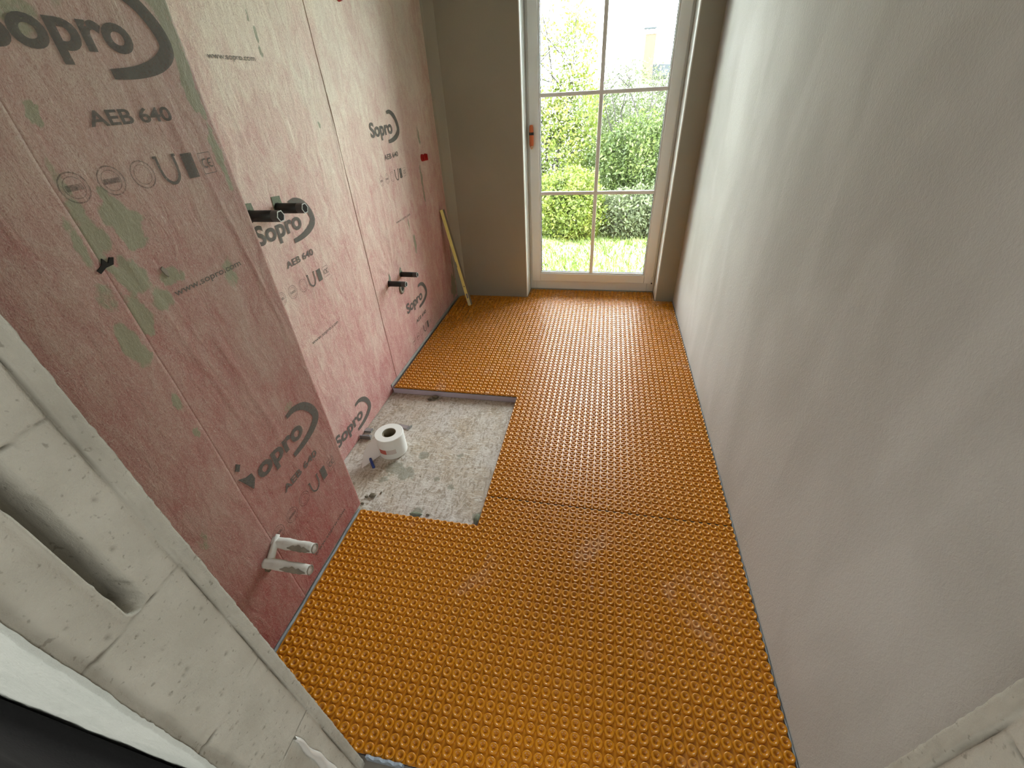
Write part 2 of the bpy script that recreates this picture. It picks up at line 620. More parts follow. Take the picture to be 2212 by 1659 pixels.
# the sawn block faces of the doorway, modelled as relief: plaster lip, joints, chase
def jamb(name, x0, sgn, label_joints, chase, seed):
    ys = np.linspace(YO, YF, 79)
    zs = np.concatenate([np.arange(ZP, 1.45, 0.003), np.linspace(1.46, 2.13, 80)])
    Y, Z = np.meshgrid(ys, zs, indexing='ij')
    d = 0.0012 * (fbm(Y * 90, Z * 90, seed) - 0.5) + 0.002 * (fbm(Y * 14, Z * 14, seed + 3) - 0.5)
    dirt_shade = np.zeros_like(Y)
    # plaster lip along the room edge
    le = -0.7655 + 0.006 * (fbm(Z * 9, Z * 0 + 1.0, seed + 5) - 0.5)
    lip = 1 / (1 + np.exp(-(Y - le) / 0.0008))
    d += 0.0025 * lip
    g = np.exp(-((Y - le + 0.0012) / 0.0013) ** 2) * np.clip(1.6 * vnoise(Z * 14, Z * 0, seed + 9), 0.12, 1)
    d -= 0.005 * g
    dirt_shade = np.maximum(dirt_shade, 1.0 * g)
    dirt_shade = np.maximum(dirt_shade, 0.22 * lip * (0.4 + fbm(Y * 200, Z * 60, seed + 2)))
    for zj, y0, y1, depth in label_joints:
        zz = zj + 0.006 * (fbm(Y * 30, Y * 0, seed + 7) - 0.5) + (Y + 0.78) * 0.03
        w = (Y > y0) & (Y < min(y1, -0.766))
        widen = 0.0011 + 0.002 * np.exp(-((Y + 0.882) / 0.01) ** 2)
        g = np.exp(-((Z - zz) / widen) ** 2) * w
        g = g * np.clip(0.25 + 1.3 * vnoise(Y * 60, Y * 0 + zj * 7, seed), 0, 1)
        d -= depth * g
        dirt_shade = np.maximum(dirt_shade, 1.0 * g)
    # rough, set-back outer band of bed mortar
    yb = -0.8865 + 0.007 * (fbm(Z * 12, Z * 0, seed + 21) - 0.5) + 0.010 * np.clip((0.65 - Z) / 0.4, 0, 1)
    band = 1 / (1 + np.exp((Y - yb) / 0.0012))
    d -= 0.004 * band * (0.7 + 0.6 * fbm(Y * 60, Z * 40, seed + 6))
    dirt_shade = np.maximum(dirt_shade, band * 0.34 * (0.7 + 0.6 * fbm(Y * 50, Z * 50, seed + 4)))
    g = np.exp(-((Y - yb) / 0.0016) ** 2)
    dirt_shade = np.maximum(dirt_shade, 0.35 * g * vnoise(Z * 40, Z * 0, seed + 8))
    if chase:
        yc = -0.8275 + 0.0015 * np.sin(Z * 9)
        hw = 0.0120
        end = 0.934
        dz = np.clip(end + 0.01 - Z, 0, None)
        r = np.sqrt(np.clip((Y - yc) ** 2 + dz ** 2, 0, None)) + 0.0012 * (fbm(Y * 150, Z * 60, seed + 11) - 0.5)
        inside = np.clip(1 - r / hw, 0, 1)
        prof = np.clip(inside * 3.0, 0, 1)
        d -= 0.048 * prof
        dirt_shade = np.maximum(dirt_shade, 0.22 * prof)  # shade inside the chase, painted into the block colour
        lipc = np.exp(-((r - hw - 0.0022) / 0.0022) ** 2) * (Y < yc)
        d += 0.0022 * lipc
    # pock marks
    rng = np.random.RandomState(seed)
    for k in range(60):
        py, pz, pr = rng.uniform(-0.885, -0.77), rng.uniform(0, 1.4), rng.uniform(0.0012, 0.0028)
        g = np.exp(-(((Y - py) ** 2 + ((Z - pz) * 0.8) ** 2) / pr ** 2))
        d -= 0.0015 * g
        dirt_shade = np.maximum(dirt_shade, 0.5 * g)
    # rounded arrises
    er = np.clip((Y - (YF - 0.003)) / 0.003, 0, 1) ** 2 * 0.003 * (0.4 + 1.2 * vnoise(Z * 120, Z * 0, seed + 31))
    d -= er
    X = x0 + sgn * d
    V = np.stack([X, Y, Z], -1).reshape(-1, 3)
    F = grid_faces(len(ys), len(zs))
    if sgn > 0:
        F = F[:, ::-1]
    # returns round both arrises so that the relief has no open edge
    nb = len(zs)
    n0 = len(V)
    back = []
    for col, yy in ((0, YO + 0.0005), (len(ys) - 1, YF - 0.0005)):
        back.append(np.stack([np.full(nb, x0 - sgn * 0.06), np.full(nb, ys[col]), zs], -1))
    V = np.vstack([V] + back)
    F2 = []
    a = np.arange(nb - 1)
    F2.append(np.stack([a, a + 1, n0 + a + 1, n0 + a], 1))
    b = (len(ys) - 1) * nb + a
    F2.append(np.stack([b, n0 + nb + a, n0 + nb + a + 1, b + 1], 1))
    F = np.vstack([F] + F2)
    o = link_mesh(name, V, F, M['block'], smooth=True)
    tag(o, kind='structure')
    at = o.data.attributes.new('dirt', 'FLOAT', 'POINT')
    full = np.concatenate([dirt_shade.ravel(), np.zeros(2 * nb)])
    at.data.foreach_set('value', full.astype(np.float32))
    return o


jamb('wall_doorway_left', JX0, 1,
     [(1.183, -0.9, -0.75, 0.004), (0.928, -0.9, -0.75, 0.003), (0.655, -0.80, -0.75, 0.002), (0.655, -0.9, -0.868, 0.005), (0.41, -0.9, -0.75, 0.0022)],
     True, 41)
jamb('wall_doorway_right', JX1, -1,
     [(0.901, -0.9, -0.75, 0.004), (1.16, -0.9, -0.75, 0.003), (0.64, -0.9, -0.75, 0.003)], False, 77)

# corridor outside the doorway (behind the camera)
struct('floor_corridor', [box(-1.8, 2.4, -2.6, YF + 0.012, ZP - 0.1, -0.02)], M['slab'])
struct('wall_corridor_back', [box(-1.8, 2.4, -2.7, -2.6, ZP - 0.1, ZC)], M['plaster'])
struct('wall_corridor_left', [box(-1.9, -1.8, -2.7, YO, ZP - 0.1, ZC)], M['plaster'])
struct('wall_corridor_right', [box(2.4, 2.5, -2.7, YO, ZP - 0.1, ZC)], M['plaster'])
struct('wall_corridor_front', [box(-1.8, -0.92, YO + 0.003, YO + 0.1, ZP - 0.1, ZC), box(XR + 0.115, 2.4, YO + 0.003, YO + 0.1, ZP - 0.1, ZC)], M['plaster'])
struct('ceiling_corridor', [box(-1.9, 2.5, -2.7, YF - 0.15, ZC + 0.001, ZC + 0.1)], M['ceiling'])
# rough render coat on the corridor face of the doorway wall
rx = np.concatenate([np.linspace(-0.92, -0.45, 40), np.linspace(-0.44, JX0 - 0.001, 140)])
rz = np.linspace(ZP, 1.6, 260)
X, Z = np.meshgrid(rx, rz, indexing='ij')
Yc = YO - 0.003 - 0.004 * (fbm(X * 25, Z * 25, 3) - 0.5) - 0.0015 * fbm(X * 160, Z * 160, 9)
Yc += np.clip((X - (JX0 - 0.006)) / 0.006, 0, 1) * 0.006
V = np.stack([X, Yc, Z], -1).reshape(-1, 3)
trim = link_mesh('trim_1', V, grid_faces(len(rx), len(rz)), plaster('corridor_render', (0.66, 0.70, 0.66), (0.74, 0.77, 0.73), 4, 0.8), smooth=True)
tag(trim, kind='structure')

# ------------------------------------------------------------------ window
win = bpy.data.objects.new('window_1', None)
COL.objects.link(win)
win.location = ((RX0 + RX1) / 2, YW + 0.03, 0)
ORG[win.name] = np.array(win.location)
tag(win, kind='structure')


def ring(x0, x1, z0, z1, w, y0, y1, wb=None, wt=None):
    wb = w if wb is None else wb
    wt = w if wt is None else wt
    return [box(x0, x0 + w, y0, y1, z0, z1), box(x1 - w, x1, y0, y1, z0, z1),
            box(x0 + w, x1 - w, y0, y1, z0, z0 + wb), box(x0 + w, x1 - w, y0, y1, z1 - wt, z1)]


def bevel(o, w=0.003, seg=2):
    md = o.modifiers.new('bevel', 'BEVEL')
    md.width = w
    md.segments = seg
    md.limit_method = 'ANGLE'
    return o


WT = 2.275
V, F = join(ring(RX0 + 0.003, RX1 - 0.003, 0.001, WT, 0.055, YW + 0.004, YW + 0.074, wb=0.085))
bevel(link_mesh('window_frame', V, F, M['pvc'], win), 0.004)
SX0, SX1, SZ0 = RX0 + 0.022, RX1 - 0.020, 0.075
V, F = join(ring(SX0, SX1, SZ0, WT - 0.03, 0.068, YW - 0.014, YW + 0.05))
sash = bevel(link_mesh('sash', V, F, M['pvc'], win), 0.004)
GX0, GX1, GZ0, GZ1 = SX0 + 0.068, SX1 - 0.068, SZ0 + 0.068, WT - 0.098
V, F = join(ring(GX0 - 0.002, GX1 + 0.002, GZ0 - 0.002, GZ1 + 0.002, 0.012, YW - 0.004, YW + 0.02))
bevel(link_mesh('glazing_bead', V, F, M['bead'], win), 0.002)
V, F = join(ring(GX0 + 0.008, GX1 - 0.008, GZ0 + 0.008, GZ1 - 0.008, 0.005, YW + 0.008, YW + 0.022))
link_mesh('gasket', V, F, M['gasket'], win)
V, F = join([box(GX0, GX1, YW + 0.020, YW + 0.024, GZ0, GZ1)])
tag(link_mesh('pane', V, F, M['glass'], win))
XM = 0.3245
for zz in (0.766, 1.387, 1.98):
    V, F = box(GX0, GX1, YW - 0.002, YW + 0.0195, zz - 0.012, zz + 0.012)
    bevel(link_mesh('glazing_bar', V, F, M['pvc'], win), 0.004)
V, F = box(XM - 0.0135, XM + 0.0135, YW - 0.003, YW + 0.019, GZ0, GZ1)
bevel(link_mesh('glazing_bar', V, F, M['pvc'], win), 0.004)
# hinge at the lower right
V, F = join([lathe((SX1 - 0.002, YW - 0.018, 0.085), (0, 0, 1), [(0, 0.006), (0.045, 0.006), (0.05, 0.004)], 12),
             box(SX1 - 0.014, SX1 + 0.008, YW - 0.018, YW + 0.003, 0.090, 0.130)])
link_mesh('hinge', V, F, M['pvc'], win)
V, F = lathe((SX1 - 0.006, YW - 0.020, 0.081), (0, -1, 0), [(0, 0.006), (0.004, 0.006), (0.005, 0.003)], 12)
link_mesh('hinge_screw', V, F, M['gasket'], win)
# orange grip on the left stile
hx, hy = -0.1462, YW - 0.030
prof = [(0.0, 0.002), (0.004, 0.006), (0.018, 0.0125), (0.03, 0.0155), (0.05, 0.0162), (0.10, 0.0160), (0.135, 0.0145), (0.147, 0.012), (0.150, 0.006)]
V, F = lathe((hx, hy, 1.070), (0, 0, 1), prof, 20)
V[:, 1] = hy + (V[:, 1] - hy) * 0.75
grip = link_mesh('handle', V, F, M['orange_wood'], win, smooth=True)
tag(grip, 'orange handle with a black band')
V, F = lathe((hx, hy, 1.158), (0, 0, 1), [(0.0, 0.0163), (0.001, 0.0168), (0.016, 0.0167), (0.017, 0.016)], 20)
V[:, 1] = hy + (V[:, 1] - hy) * 0.76
link_mesh('band', V, F, M['black'], grip, smooth=True)
V, F = join([box(hx - 0.012, hx + 0.012, YW - 0.020, YW - 0.013, 1.12, 1.18), lathe((hx, YW - 0.015, 1.15), (0, -1, 0), [(0, 0.007), (0.012, 0.007)], 12)])
link_mesh('base_plate', V, F, M['orange_wood'], grip)
V, F = lathe((hx + 0.004, hy - 0.004, 1.0715), (-0.05, -0.02, 1), [(0, 0.002), (0.006, 0.0075), (0.016, 0.0105), (0.02, 0.007)], 16)
link_mesh('tip', V, F, M['raw_wood'], grip, smooth=True)


# ------------------------------------------------------------------ membranes on the left wall
def wrinkle(y, z, x0):
    """how far the fleece stands off the wall, metres"""
    d = 0.0010 * fbm(y * 9, z * 4, 11) + 0.0006 * fbm(y * 30, z * 9, 12)
    if x0 > -0.6:
        # long soft folds of the printed near sheet
        for a, b, c, s, h in ((-0.075, 1.38, 0.08, 0.012, 0.0030), (-0.028, 1.12, 0.30, 0.006, 0.0028), (-0.30, 1.0, 0.5, 0.006, 0.0018),
                              (-0.20, 0.75, 0.28, 0.012, 0.0018), (-0.13, 1.46, 0.05, 0.014, 0.0018)):
            d += h * np.exp(-(((y - a) + 0.12 * (z - b)) / s) ** 2 - ((z - b) / c) ** 2)
    else:
        for cy, cz in ((1.21, 0.57),):
            ang = np.arctan2(z - cz, y - cy)
            r = np.sqrt((y - cy) ** 2 + (z - cz) ** 2)
            d += 0.0022 * (np.sin(ang * 17 + 2) * 0.5 + 0.5) * np.exp(-((r - 0.13) / 0.09) ** 2) * (z > cz - 0.1)
        for a, b, c, s, h in ((0.96, 1.25, 0.25, 0.008, 0.0030), (0.99, 0.9, 0.3, 0.007, 0.002), (0.80, 1.3, 0.2, 0.008, 0.0018),
                              (1.25, 0.85, 0.25, 0.012, 0.0018), (1.4, 0.8, 0.2, 0.012, 0.0018)):
            d += h * np.exp(-(((y - a) - 0.08 * (z - b)) / s) ** 2 - ((z - b) / c) ** 2)
    return d


def sheet(label, x0, y0, y1, z0, z1, mat, stains, lift=0.0, wave=0.003, seed=1, step=0.006, curl=True):
    n1 = int((y1 - y0) / step) + 1
    zs = np.concatenate([np.arange(z0, 1.75, step), np.linspace(1.76, z1, 30)])
    t = np.linspace(0, 1, n1)
    T, Z = np.meshgrid(t, zs, indexing='ij')
    e0 = y0 + wave * (fbm(Z * 6, Z * 0, seed) - 0.5) * 2
    e1 = y1 + wave * (fbm(Z * 6, Z * 0, seed + 5) - 0.5) * 2
    Y = e0 + (e1 - e0) * T
    D = wrinkle(Y, Z, x0) + lift
    V = np.stack([x0 + D, Y, Z], -1).reshape(-1, 3)
    F = grid_faces(n1, len(zs))
    n0 = len(V)
    nb = len(zs)
    # turned-back edges give the sheet its thickness
    back = np.vstack([np.stack([np.full(nb, x0 - 0.003), Y[0], zs], -1), np.stack([np.full(nb, x0 - 0.003), Y[-1], zs], -1)])
    V = np.vstack([V, back])
    a = np.arange(nb - 1)
    b = (n1 - 1) * nb + a
    F = np.vstack([F, np.stack([a, a + 1, n0 + a + 1, n0 + a], 1), np.stack([b, n0 + nb + a, n0 + nb + a + 1, b + 1], 1)])
    bot = np.arange(n1 - 1) * nb
    o = link_mesh('waterproofing_membrane', V, F, mat, smooth=True)
    tag(o, label, 'waterproofing membrane', 'fleece membrane sheets on the left wall')
    S = np.zeros(Y.shape)
    for (sy, sz, ry, rz, st) in stains:
        wob = 1.0 * (fbm(Y * 45, Z * 30, 17) - 0.5)
        Yw = Y + ry * 1.3 * (fbm(Y * 30 + sz * 9, Z * 22, 61) - 0.5) + 0.010 * (fbm(Y * 90, Z * 90, 63) - 0.5)
        Zw = Z + rz * 1.3 * (fbm(Y * 30 + sy * 9, Z * 22, 62) - 0.5) + 0.014 * (fbm(Y * 90, Z * 90, 64) - 0.5)
        q = ((Yw - sy) / ry) ** 2 + ((Zw - sz) / rz) ** 2
        S = np.maximum(S, st * np.clip(1.25 - 0.75 * q + wob, 0, 1))
    at = o.data.attributes.new('stain', 'FLOAT', 'POINT')
    at.data.foreach_set('value', np.concatenate([S.ravel(), np.zeros(2 * nb)]).astype(np.float32))
    return o


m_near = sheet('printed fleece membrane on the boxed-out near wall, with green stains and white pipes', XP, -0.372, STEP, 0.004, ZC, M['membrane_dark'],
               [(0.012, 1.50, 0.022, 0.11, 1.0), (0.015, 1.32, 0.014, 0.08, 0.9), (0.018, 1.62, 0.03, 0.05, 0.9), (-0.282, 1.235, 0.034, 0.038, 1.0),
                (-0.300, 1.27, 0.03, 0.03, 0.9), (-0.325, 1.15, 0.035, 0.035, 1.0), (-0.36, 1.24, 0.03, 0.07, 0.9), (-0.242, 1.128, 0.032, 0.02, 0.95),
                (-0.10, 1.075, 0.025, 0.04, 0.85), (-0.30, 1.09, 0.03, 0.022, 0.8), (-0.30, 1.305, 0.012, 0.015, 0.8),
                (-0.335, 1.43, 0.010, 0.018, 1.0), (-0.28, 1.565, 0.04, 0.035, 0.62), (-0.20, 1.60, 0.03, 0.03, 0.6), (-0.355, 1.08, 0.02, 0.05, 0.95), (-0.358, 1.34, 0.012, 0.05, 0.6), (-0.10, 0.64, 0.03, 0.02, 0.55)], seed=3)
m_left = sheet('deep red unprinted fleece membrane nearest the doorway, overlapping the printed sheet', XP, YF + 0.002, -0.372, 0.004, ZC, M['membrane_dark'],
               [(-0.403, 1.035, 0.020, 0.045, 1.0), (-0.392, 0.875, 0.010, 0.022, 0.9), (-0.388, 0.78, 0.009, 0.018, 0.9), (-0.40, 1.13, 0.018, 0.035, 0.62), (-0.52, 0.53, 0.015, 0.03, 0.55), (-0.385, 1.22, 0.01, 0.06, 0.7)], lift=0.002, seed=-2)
m_a = sheet('pale pink printed fleece membrane beside the bare pit, with two black pipes near head height', XL, STEP - 0.002, 0.968, ZP + 0.003, ZC, M['membrane'],
            [(0.632, 1.62, 0.006, 0.02, 1.0), (0.628, 1.575, 0.008, 0.018, 1.0), (0.615, 1.67, 0.005, 0.03, 0.8), (0.860, 1.35, 0.012, 0.012, 0.7), (0.27, 1.0, 0.012, 0.06, 0.5)], seed=21)
m_b = sheet('pink printed fleece membrane farthest away, running to the window corner', XL, 0.966, 2.246, 0.012, ZC, M['membrane'],
            [(1.575, 0.66, 0.022, 0.07, 0.9), (1.53, 0.78, 0.010, 0.05, 0.75), (1.85, 0.95, 0.018, 0.12, 0.85), (1.90, 1.22, 0.02, 0.06, 0.6), (1.28, 0.455, 0.03, 0.02, 0.5), (2.17, 0.12, 0.06, 0.10, 0.95), (2.21, 0.3, 0.02, 0.2, 0.7)], lift=0.0012, seed=26)


# dark slits and torn spots of the overlap
def flat_patch(name, pts, x0, off, mat, parent):
    V = [(x0 + float(wrinkle(np.array(y), np.array(z), x0)) + off, y, z) for y, z in pts]
    n = len(V)
    V += [(v[0] - off * 0.8, v[1], v[2]) for v in V]
    F = [tuple(range(n)), tuple(range(2 * n - 1, n - 1, -1))] + [(k, n + k, n + (k + 1) % n, (k + 1) % n) for k in range(n)]
    return link_mesh(name, V, F, mat, parent)


tear = [(-0.382, 1.178), (-0.368, 1.185), (-0.352, 1.186), (-0.345, 1.198), (-0.352, 1.200), (-0.360, 1.191), (-0.366, 1.202), (-0.372, 1.192), (-0.386, 1.185)]
flat_patch('tear', tear, XP, 0.004, M['dark_hole'], m_near)
flat_patch('tear', [(-0.268, 1.146), (-0.262, 1.150), (-0.256, 1.139), (-0.259, 1.125), (-0.264, 1.132)], XP, 0.003, M['foam_dirt'], m_near)

# printing: the same sheet pattern repeats once a metre
def text_mesh(body, width, height_scale, bold):
    cu = bpy.data.curves.new('lettering', 'FONT')
    cu.body = body
    cu.size = 1.0
    cu.offset = bold
    cu.resolution_u = 5
    ob = bpy.data.objects.new('lettering', cu)
    COL.objects.link(ob)
    dg = bpy.context.evaluated_depsgraph_get()
    me = ob.evaluated_get(dg).to_mesh()
    V = np.array([v.co[:] for v in me.vertices])
    F = [tuple(p.vertices) for p in me.polygons]
    ob.evaluated_get(dg).to_mesh_clear()
    bpy.data.objects.remove(ob)
    bpy.data.curves.remove(cu)
    V[:, 0] -= V[:, 0].min()
    V[:, 0] *= width / V[:, 0].max()
    V[:, 1] *= height_scale
    return V[:, :2], F


def put_print(name, V2, F, x0, y0, z0, parent, off=0.0018, mat=None, lift=0.0, ymin=None):
    Y = y0 + V2[:, 0]
    Z = z0 + V2[:, 1]
    X = x0 + wrinkle(Y, Z, x0) + off + lift
    V = np.stack([X, Y, Z], -1)
    if ymin is not None:
        F = [f for f in F if max(Y[i] for i in f) > ymin]
    return link_mesh(name, V, F, mat or M['ink'], parent)


def strip(center, widths):
    """ribbon along a polyline in 2-D"""
    c = np.array(center, float)
    # Catmull-Rom resample
    P, W = [], []
    n = len(c)
    for i in range(n - 1):
        p0, p1, p2, p3 = c[max(i - 1, 0)], c[i], c[i + 1], c[min(i + 2, n - 1)]
        for t in np.linspace(0, 1, 10, endpoint=(i == n - 2)):
            P.append(0.5 * ((2 * p1) + (-p0 + p2) * t + (2 * p0 - 5 * p1 + 4 * p2 - p3) * t * t + (-p0 + 3 * p1 - 3 * p2 + p3) * t ** 3))
            W.append(widths[i] * (1 - t) + widths[i + 1] * t)
    P, W = np.array(P), np.array(W)
    T = np.gradient(P, axis=0)
    T /= np.linalg.norm(T, axis=1)[:, None]
    N = np.stack([-T[:, 1], T[:, 0]], 1)
    V = np.empty((2 * len(P), 2))
    V[0::2] = P + N * W[:, None] / 2
    V[1::2] = P - N * W[:, None] / 2
    F = [(2 * k, 2 * k + 1, 2 * k + 3, 2 * k + 2) for k in range(len(P) - 1)]
    return V, F


def ring2(cy, cz, r, w, n=28, a0=0.0, a1=2 * PI):
    pts = [(cy + r * math.cos(a0 + (a1 - a0) * k / n), cz + r * math.sin(a0 + (a1 - a0) * k / n)) for k in range(n + 1)]
    V, F = [], []
    for k, (y, z) in enumerate(pts):
        a = a0 + (a1 - a0) * k / n
        V += [(cy + (r + w / 2) * math.cos(a), cz + (r + w / 2) * math.sin(a)), (cy + (r - w / 2) * math.cos(a), cz + (r - w / 2) * math.sin(a))]
    F = [(2 * k, 2 * k + 1, 2 * k + 3, 2 * k + 2) for k in range(n)]
    return np.array(V), F


def quad2(pts):
    return np.array(pts, float), [tuple(range(len(pts)))]


def join2(parts):
    V = np.vstack([p[0] for p in parts])
    F, n = [], 0
    for v, f in parts:
        F += [tuple(i + n for i in g) for g in f]
        n += len(v)
    return V, F


LOGO = text_mesh('Sopro', 0.262, 0.088, 0.034)
AEB = text_mesh('AEB 640', 0.178, 0.0345, 0.022)
WEB = text_mesh('www.sopro.com', 0.208, 0.0215, 0.008)
CE = text_mesh('CE', 0.024, 0.030, 0.0)
SWOOSH = strip([(0.222, 0.096), (0.262, 0.098), (0.305, 0.078), (0.333, 0.040), (0.335, 0.006), (0.300, -0.018), (0.245, -0.032), (0.188, -0.036)],
               [0.013, 0.020, 0.027, 0.031, 0.031, 0.027, 0.021, 0.016])


def icons():
    P = []
    for cy in (0.012, 0.082, 0.150):
        P.append(ring2(cy, -0.203, 0.025, 0.0025))
        P.append(ring2(cy, -0.203, 0.018, 0.0014))
    P.append(quad2([(-0.003, -0.208), (0.027, -0.208), (0.027, -0.198), (-0.003, -0.198)]))
    P.append(quad2([(0.066, -0.208), (0.098, -0.208), (0.098, -0.199), (0.066, -0.199)]))
    faint = join2(P)
    P = [strip([(0.194, -0.176), (0.194, -0.205), (0.200, -0.222), (0.215, -0.230), (0.230, -0.222), (0.236, -0.205), (0.236, -0.176)], [0.006] * 7),
         quad2([(0.187, -0.180), (0.196, -0.180), (0.196, -0.175), (0.187, -0.175)]),
         quad2([(0.234, -0.180), (0.243, -0.180), (0.243, -0.175), (0.234, -0.175)])]
    u = join2(P)
    blk = quad2([(0.256, -0.228), (0.284, -0.228), (0.284, -0.178), (0.256, -0.178)])
    P = []
    a, b, c, d, w = 0.300, 0.338, -0.226, -0.182, 0.0012
    P += [quad2([(a, c), (b, c), (b, c + w), (a, c + w)]), quad2([(a, d - w), (b, d - w), (b, d), (a, d)]),
          quad2([(a, c), (a + w, c), (a + w, d), (a, d)]), quad2([(b - w, c), (b, c), (b, d), (b - w, d)])]
    P.append(ring2(0.315, -0.204, 0.0085, 0.003, 14, PI * 0.35, PI * 1.65))
    P.append(ring2(0.331, -0.204, 0.0085, 0.003, 14, PI * 0.35, PI * 1.65))
    P.append(quad2([(0.324, -0.2055), (0.331, -0.2055), (0.331, -0.2030), (0.324, -0.2030)]))
    ce = join2(P)
    return faint, u, blk, ce


FAINT, UICON, BLK, CEI = icons()


def printing(parent, x0, y0, z0, lift=0.0, zmin=0.0, logo_cut=None, web=True, logo=True):
    if logo:
        if logo_cut is None:
            put_print('printed_logo', *LOGO, x0, y0, z0, parent, lift=lift)
        else:
            put_print('printed_logo', *LOGO, x0, y0, z0, parent, lift=lift, ymin=logo_cut)
        put_print('printed_swoosh', *SWOOSH, x0, y0, z0, parent, lift=lift)
    if z0 - 0.115 > zmin:
        put_print('printed_lettering', AEB[0] + [0.098, -0.115], AEB[1], x0, y0, z0, parent, lift=lift)
    if z0 - 0.23 > zmin:
        put_print('printed_emblem', *FAINT, x0, y0, z0, parent, mat=M['faint_ink'], lift=lift)
        put_print('printed_emblem', *UICON, x0, y0, z0, parent, lift=lift)
        put_print('printed_emblem', *BLK, x0, y0, z0, parent, lift=lift)
        put_print('printed_emblem', *CEI, x0, y0, z0, parent, lift=lift)
    if web and z0 - 0.46 > zmin:
        put_print('printed_lettering', WEB[0] + [0.086, -0.443], WEB[1], x0, y0, z0, parent, lift=lift)


printing(m_near, XP, -0.352, 1.525)
printing(m_near, XP, -0.352, 0.521, logo_cut=-0.2975)
flat_patch('printed_logo', [(-0.357, 0.612), (-0.345, 0.628), (-0.336, 0.617), (-0.348, 0.602)], XP, 0.0025, M['ink'], m_near)
flat_patch('printed_logo', [(-0.362, 0.584), (-0.340, 0.570), (-0.320, 0.566), (-0.318, 0.545), (-0.336, 0.520)], XP, 0.0025, M['ink'], m_near)
printing(m_a, XL, 0.292, 1.020)
printing(m_a, XL, 0.292, 0.045)
put_print('printed_lettering', WEB[0] + [0.086, -0.443], WEB[1], XL, 0.292, 1.992, m_a)
printing(m_b, XL, 1.280, 1.265, lift=0.0012)
printing(m_b, XL, 1.275, 0.290, lift=0.0012, zmin=0.02)


# ------------------------------------------------------------------ pipes through the left wall
def slot(parent, pts, x0, mat):
    return flat_patch('cut_opening', pts, x0, 0.0022, mat, parent)


slot(m_a, [(0.283, 1.120), (0.333, 1.116), (0.331, 1.156), (0.285, 1.162)], XL, M['green_slurry'])
slot(m_a, [(0.430, 1.106), (0.482, 1.102), (0.480, 1.150), (0.436, 1.154)], XL, M['green_slurry'])
slot(m_b, [(1.108, 0.548), (1.152, 0.540), (1.160, 0.578), (1.150, 0.604), (1.138, 0.572)], XL, M['green_slurry'])
slot(m_b, [(1.272, 0.542), (1.320, 0.536), (1.316, 0.560), (1.304, 0.588), (1.284, 0.572)], XL, M['green_slurry'])


def black_pipe(y, z, x1, r, label, tilt=0.0):
    t = thing('water_pipe', (XL, y, z), label, 'pipe', 'black capped water pipes in the far left wall')
    L = x1 - XL
    V, F = lathe((XL - 0.03, y, z), (1, 0, tilt), [(0, r), ((L + 0.03) * 0.5, r * 1.01), (L + 0.030 - 0.0265, r * 1.0)], 20)
    link_mesh('pipe', V, F, M['black'], t, smooth=True)
    V, F = lathe((x1 - 0.026, y, z), (1, 0, tilt), [(0.0, r * 1.0), (0.001, r * 1.01), (0.020, r * 1.0), (0.025, r * 0.95), (0.0255, r * 0.90)], 20)
    cap = link_mesh('cap', V, F, M['cap_grey'], t, smooth=False)
    V, F = lathe((x1 - 0.001, y, z), (1, 0, tilt), [(0, r * 1.04), (0.0022, r * 1.04), (0.0022, r * 0.86), (0, r * 0.86)], 6, closed=True)
    link_mesh('rim', V, F, M['rim_grey'], cap)
    V, F = lathe((x1 - 0.0012, y, z), (1, 0, tilt), [(0, r * 0.88), (0.0018, r * 0.88)], 6)
    link_mesh('socket', V, F, M['dark_hole'], cap)
    V, F = lathe((XL - 0.004, y, z), (1, 0, 0), [(0, r * 1.25), (0.006, r * 1.2), (0.008, r * 1.0)], 20, wob=lambda k, i: 0.05 * math.sin(i * 2.3))
    link_mesh('seal', V, F, M['dark_hole'], t)
    return t


black_pipe(0.306, 1.119, -0.664, 0.0185, 'nearer black pipe of the upper pair, left of the other, capped with a hexagonal socket')
black_pipe(0.452, 1.112, -0.672, 0.0178, 'black pipe of the upper pair farther from the camera, its end over the large logo')
black_pipe(1.128, 0.552, -0.676, 0.0155, 'lower nearer black pipe of the far pair, above a round dark drain')
black_pipe(1.296, 0.545, -0.676, 0.0150, 'black pipe of the far pair on the window side')

V, F = lathe((XL - 0.002, 1.268, 0.468), (1, 0, 0), [(0, 0.036), (0.008, 0.034), (0.012, 0.026), (0.012, 0.018), (-0.001, 0.016), (-0.001, 0.012)], 24, closed=True)
t = thing('drain_outlet', (XL, 1.268, 0.468), 'round dark drain outlet in the wall under the lower far black pipe', 'drain')
link_mesh('rim', V, F, M['foam_dirt'], t, smooth=True)
V, F = lathe((XL + 0.002, 1.268, 0.468), (1, 0, 0), [(0, 0.027), (0.003, 0.025), (0.004, 0.018)], 24)
link_mesh('plug', V, F, M['dark_hole'], t, smooth=True)


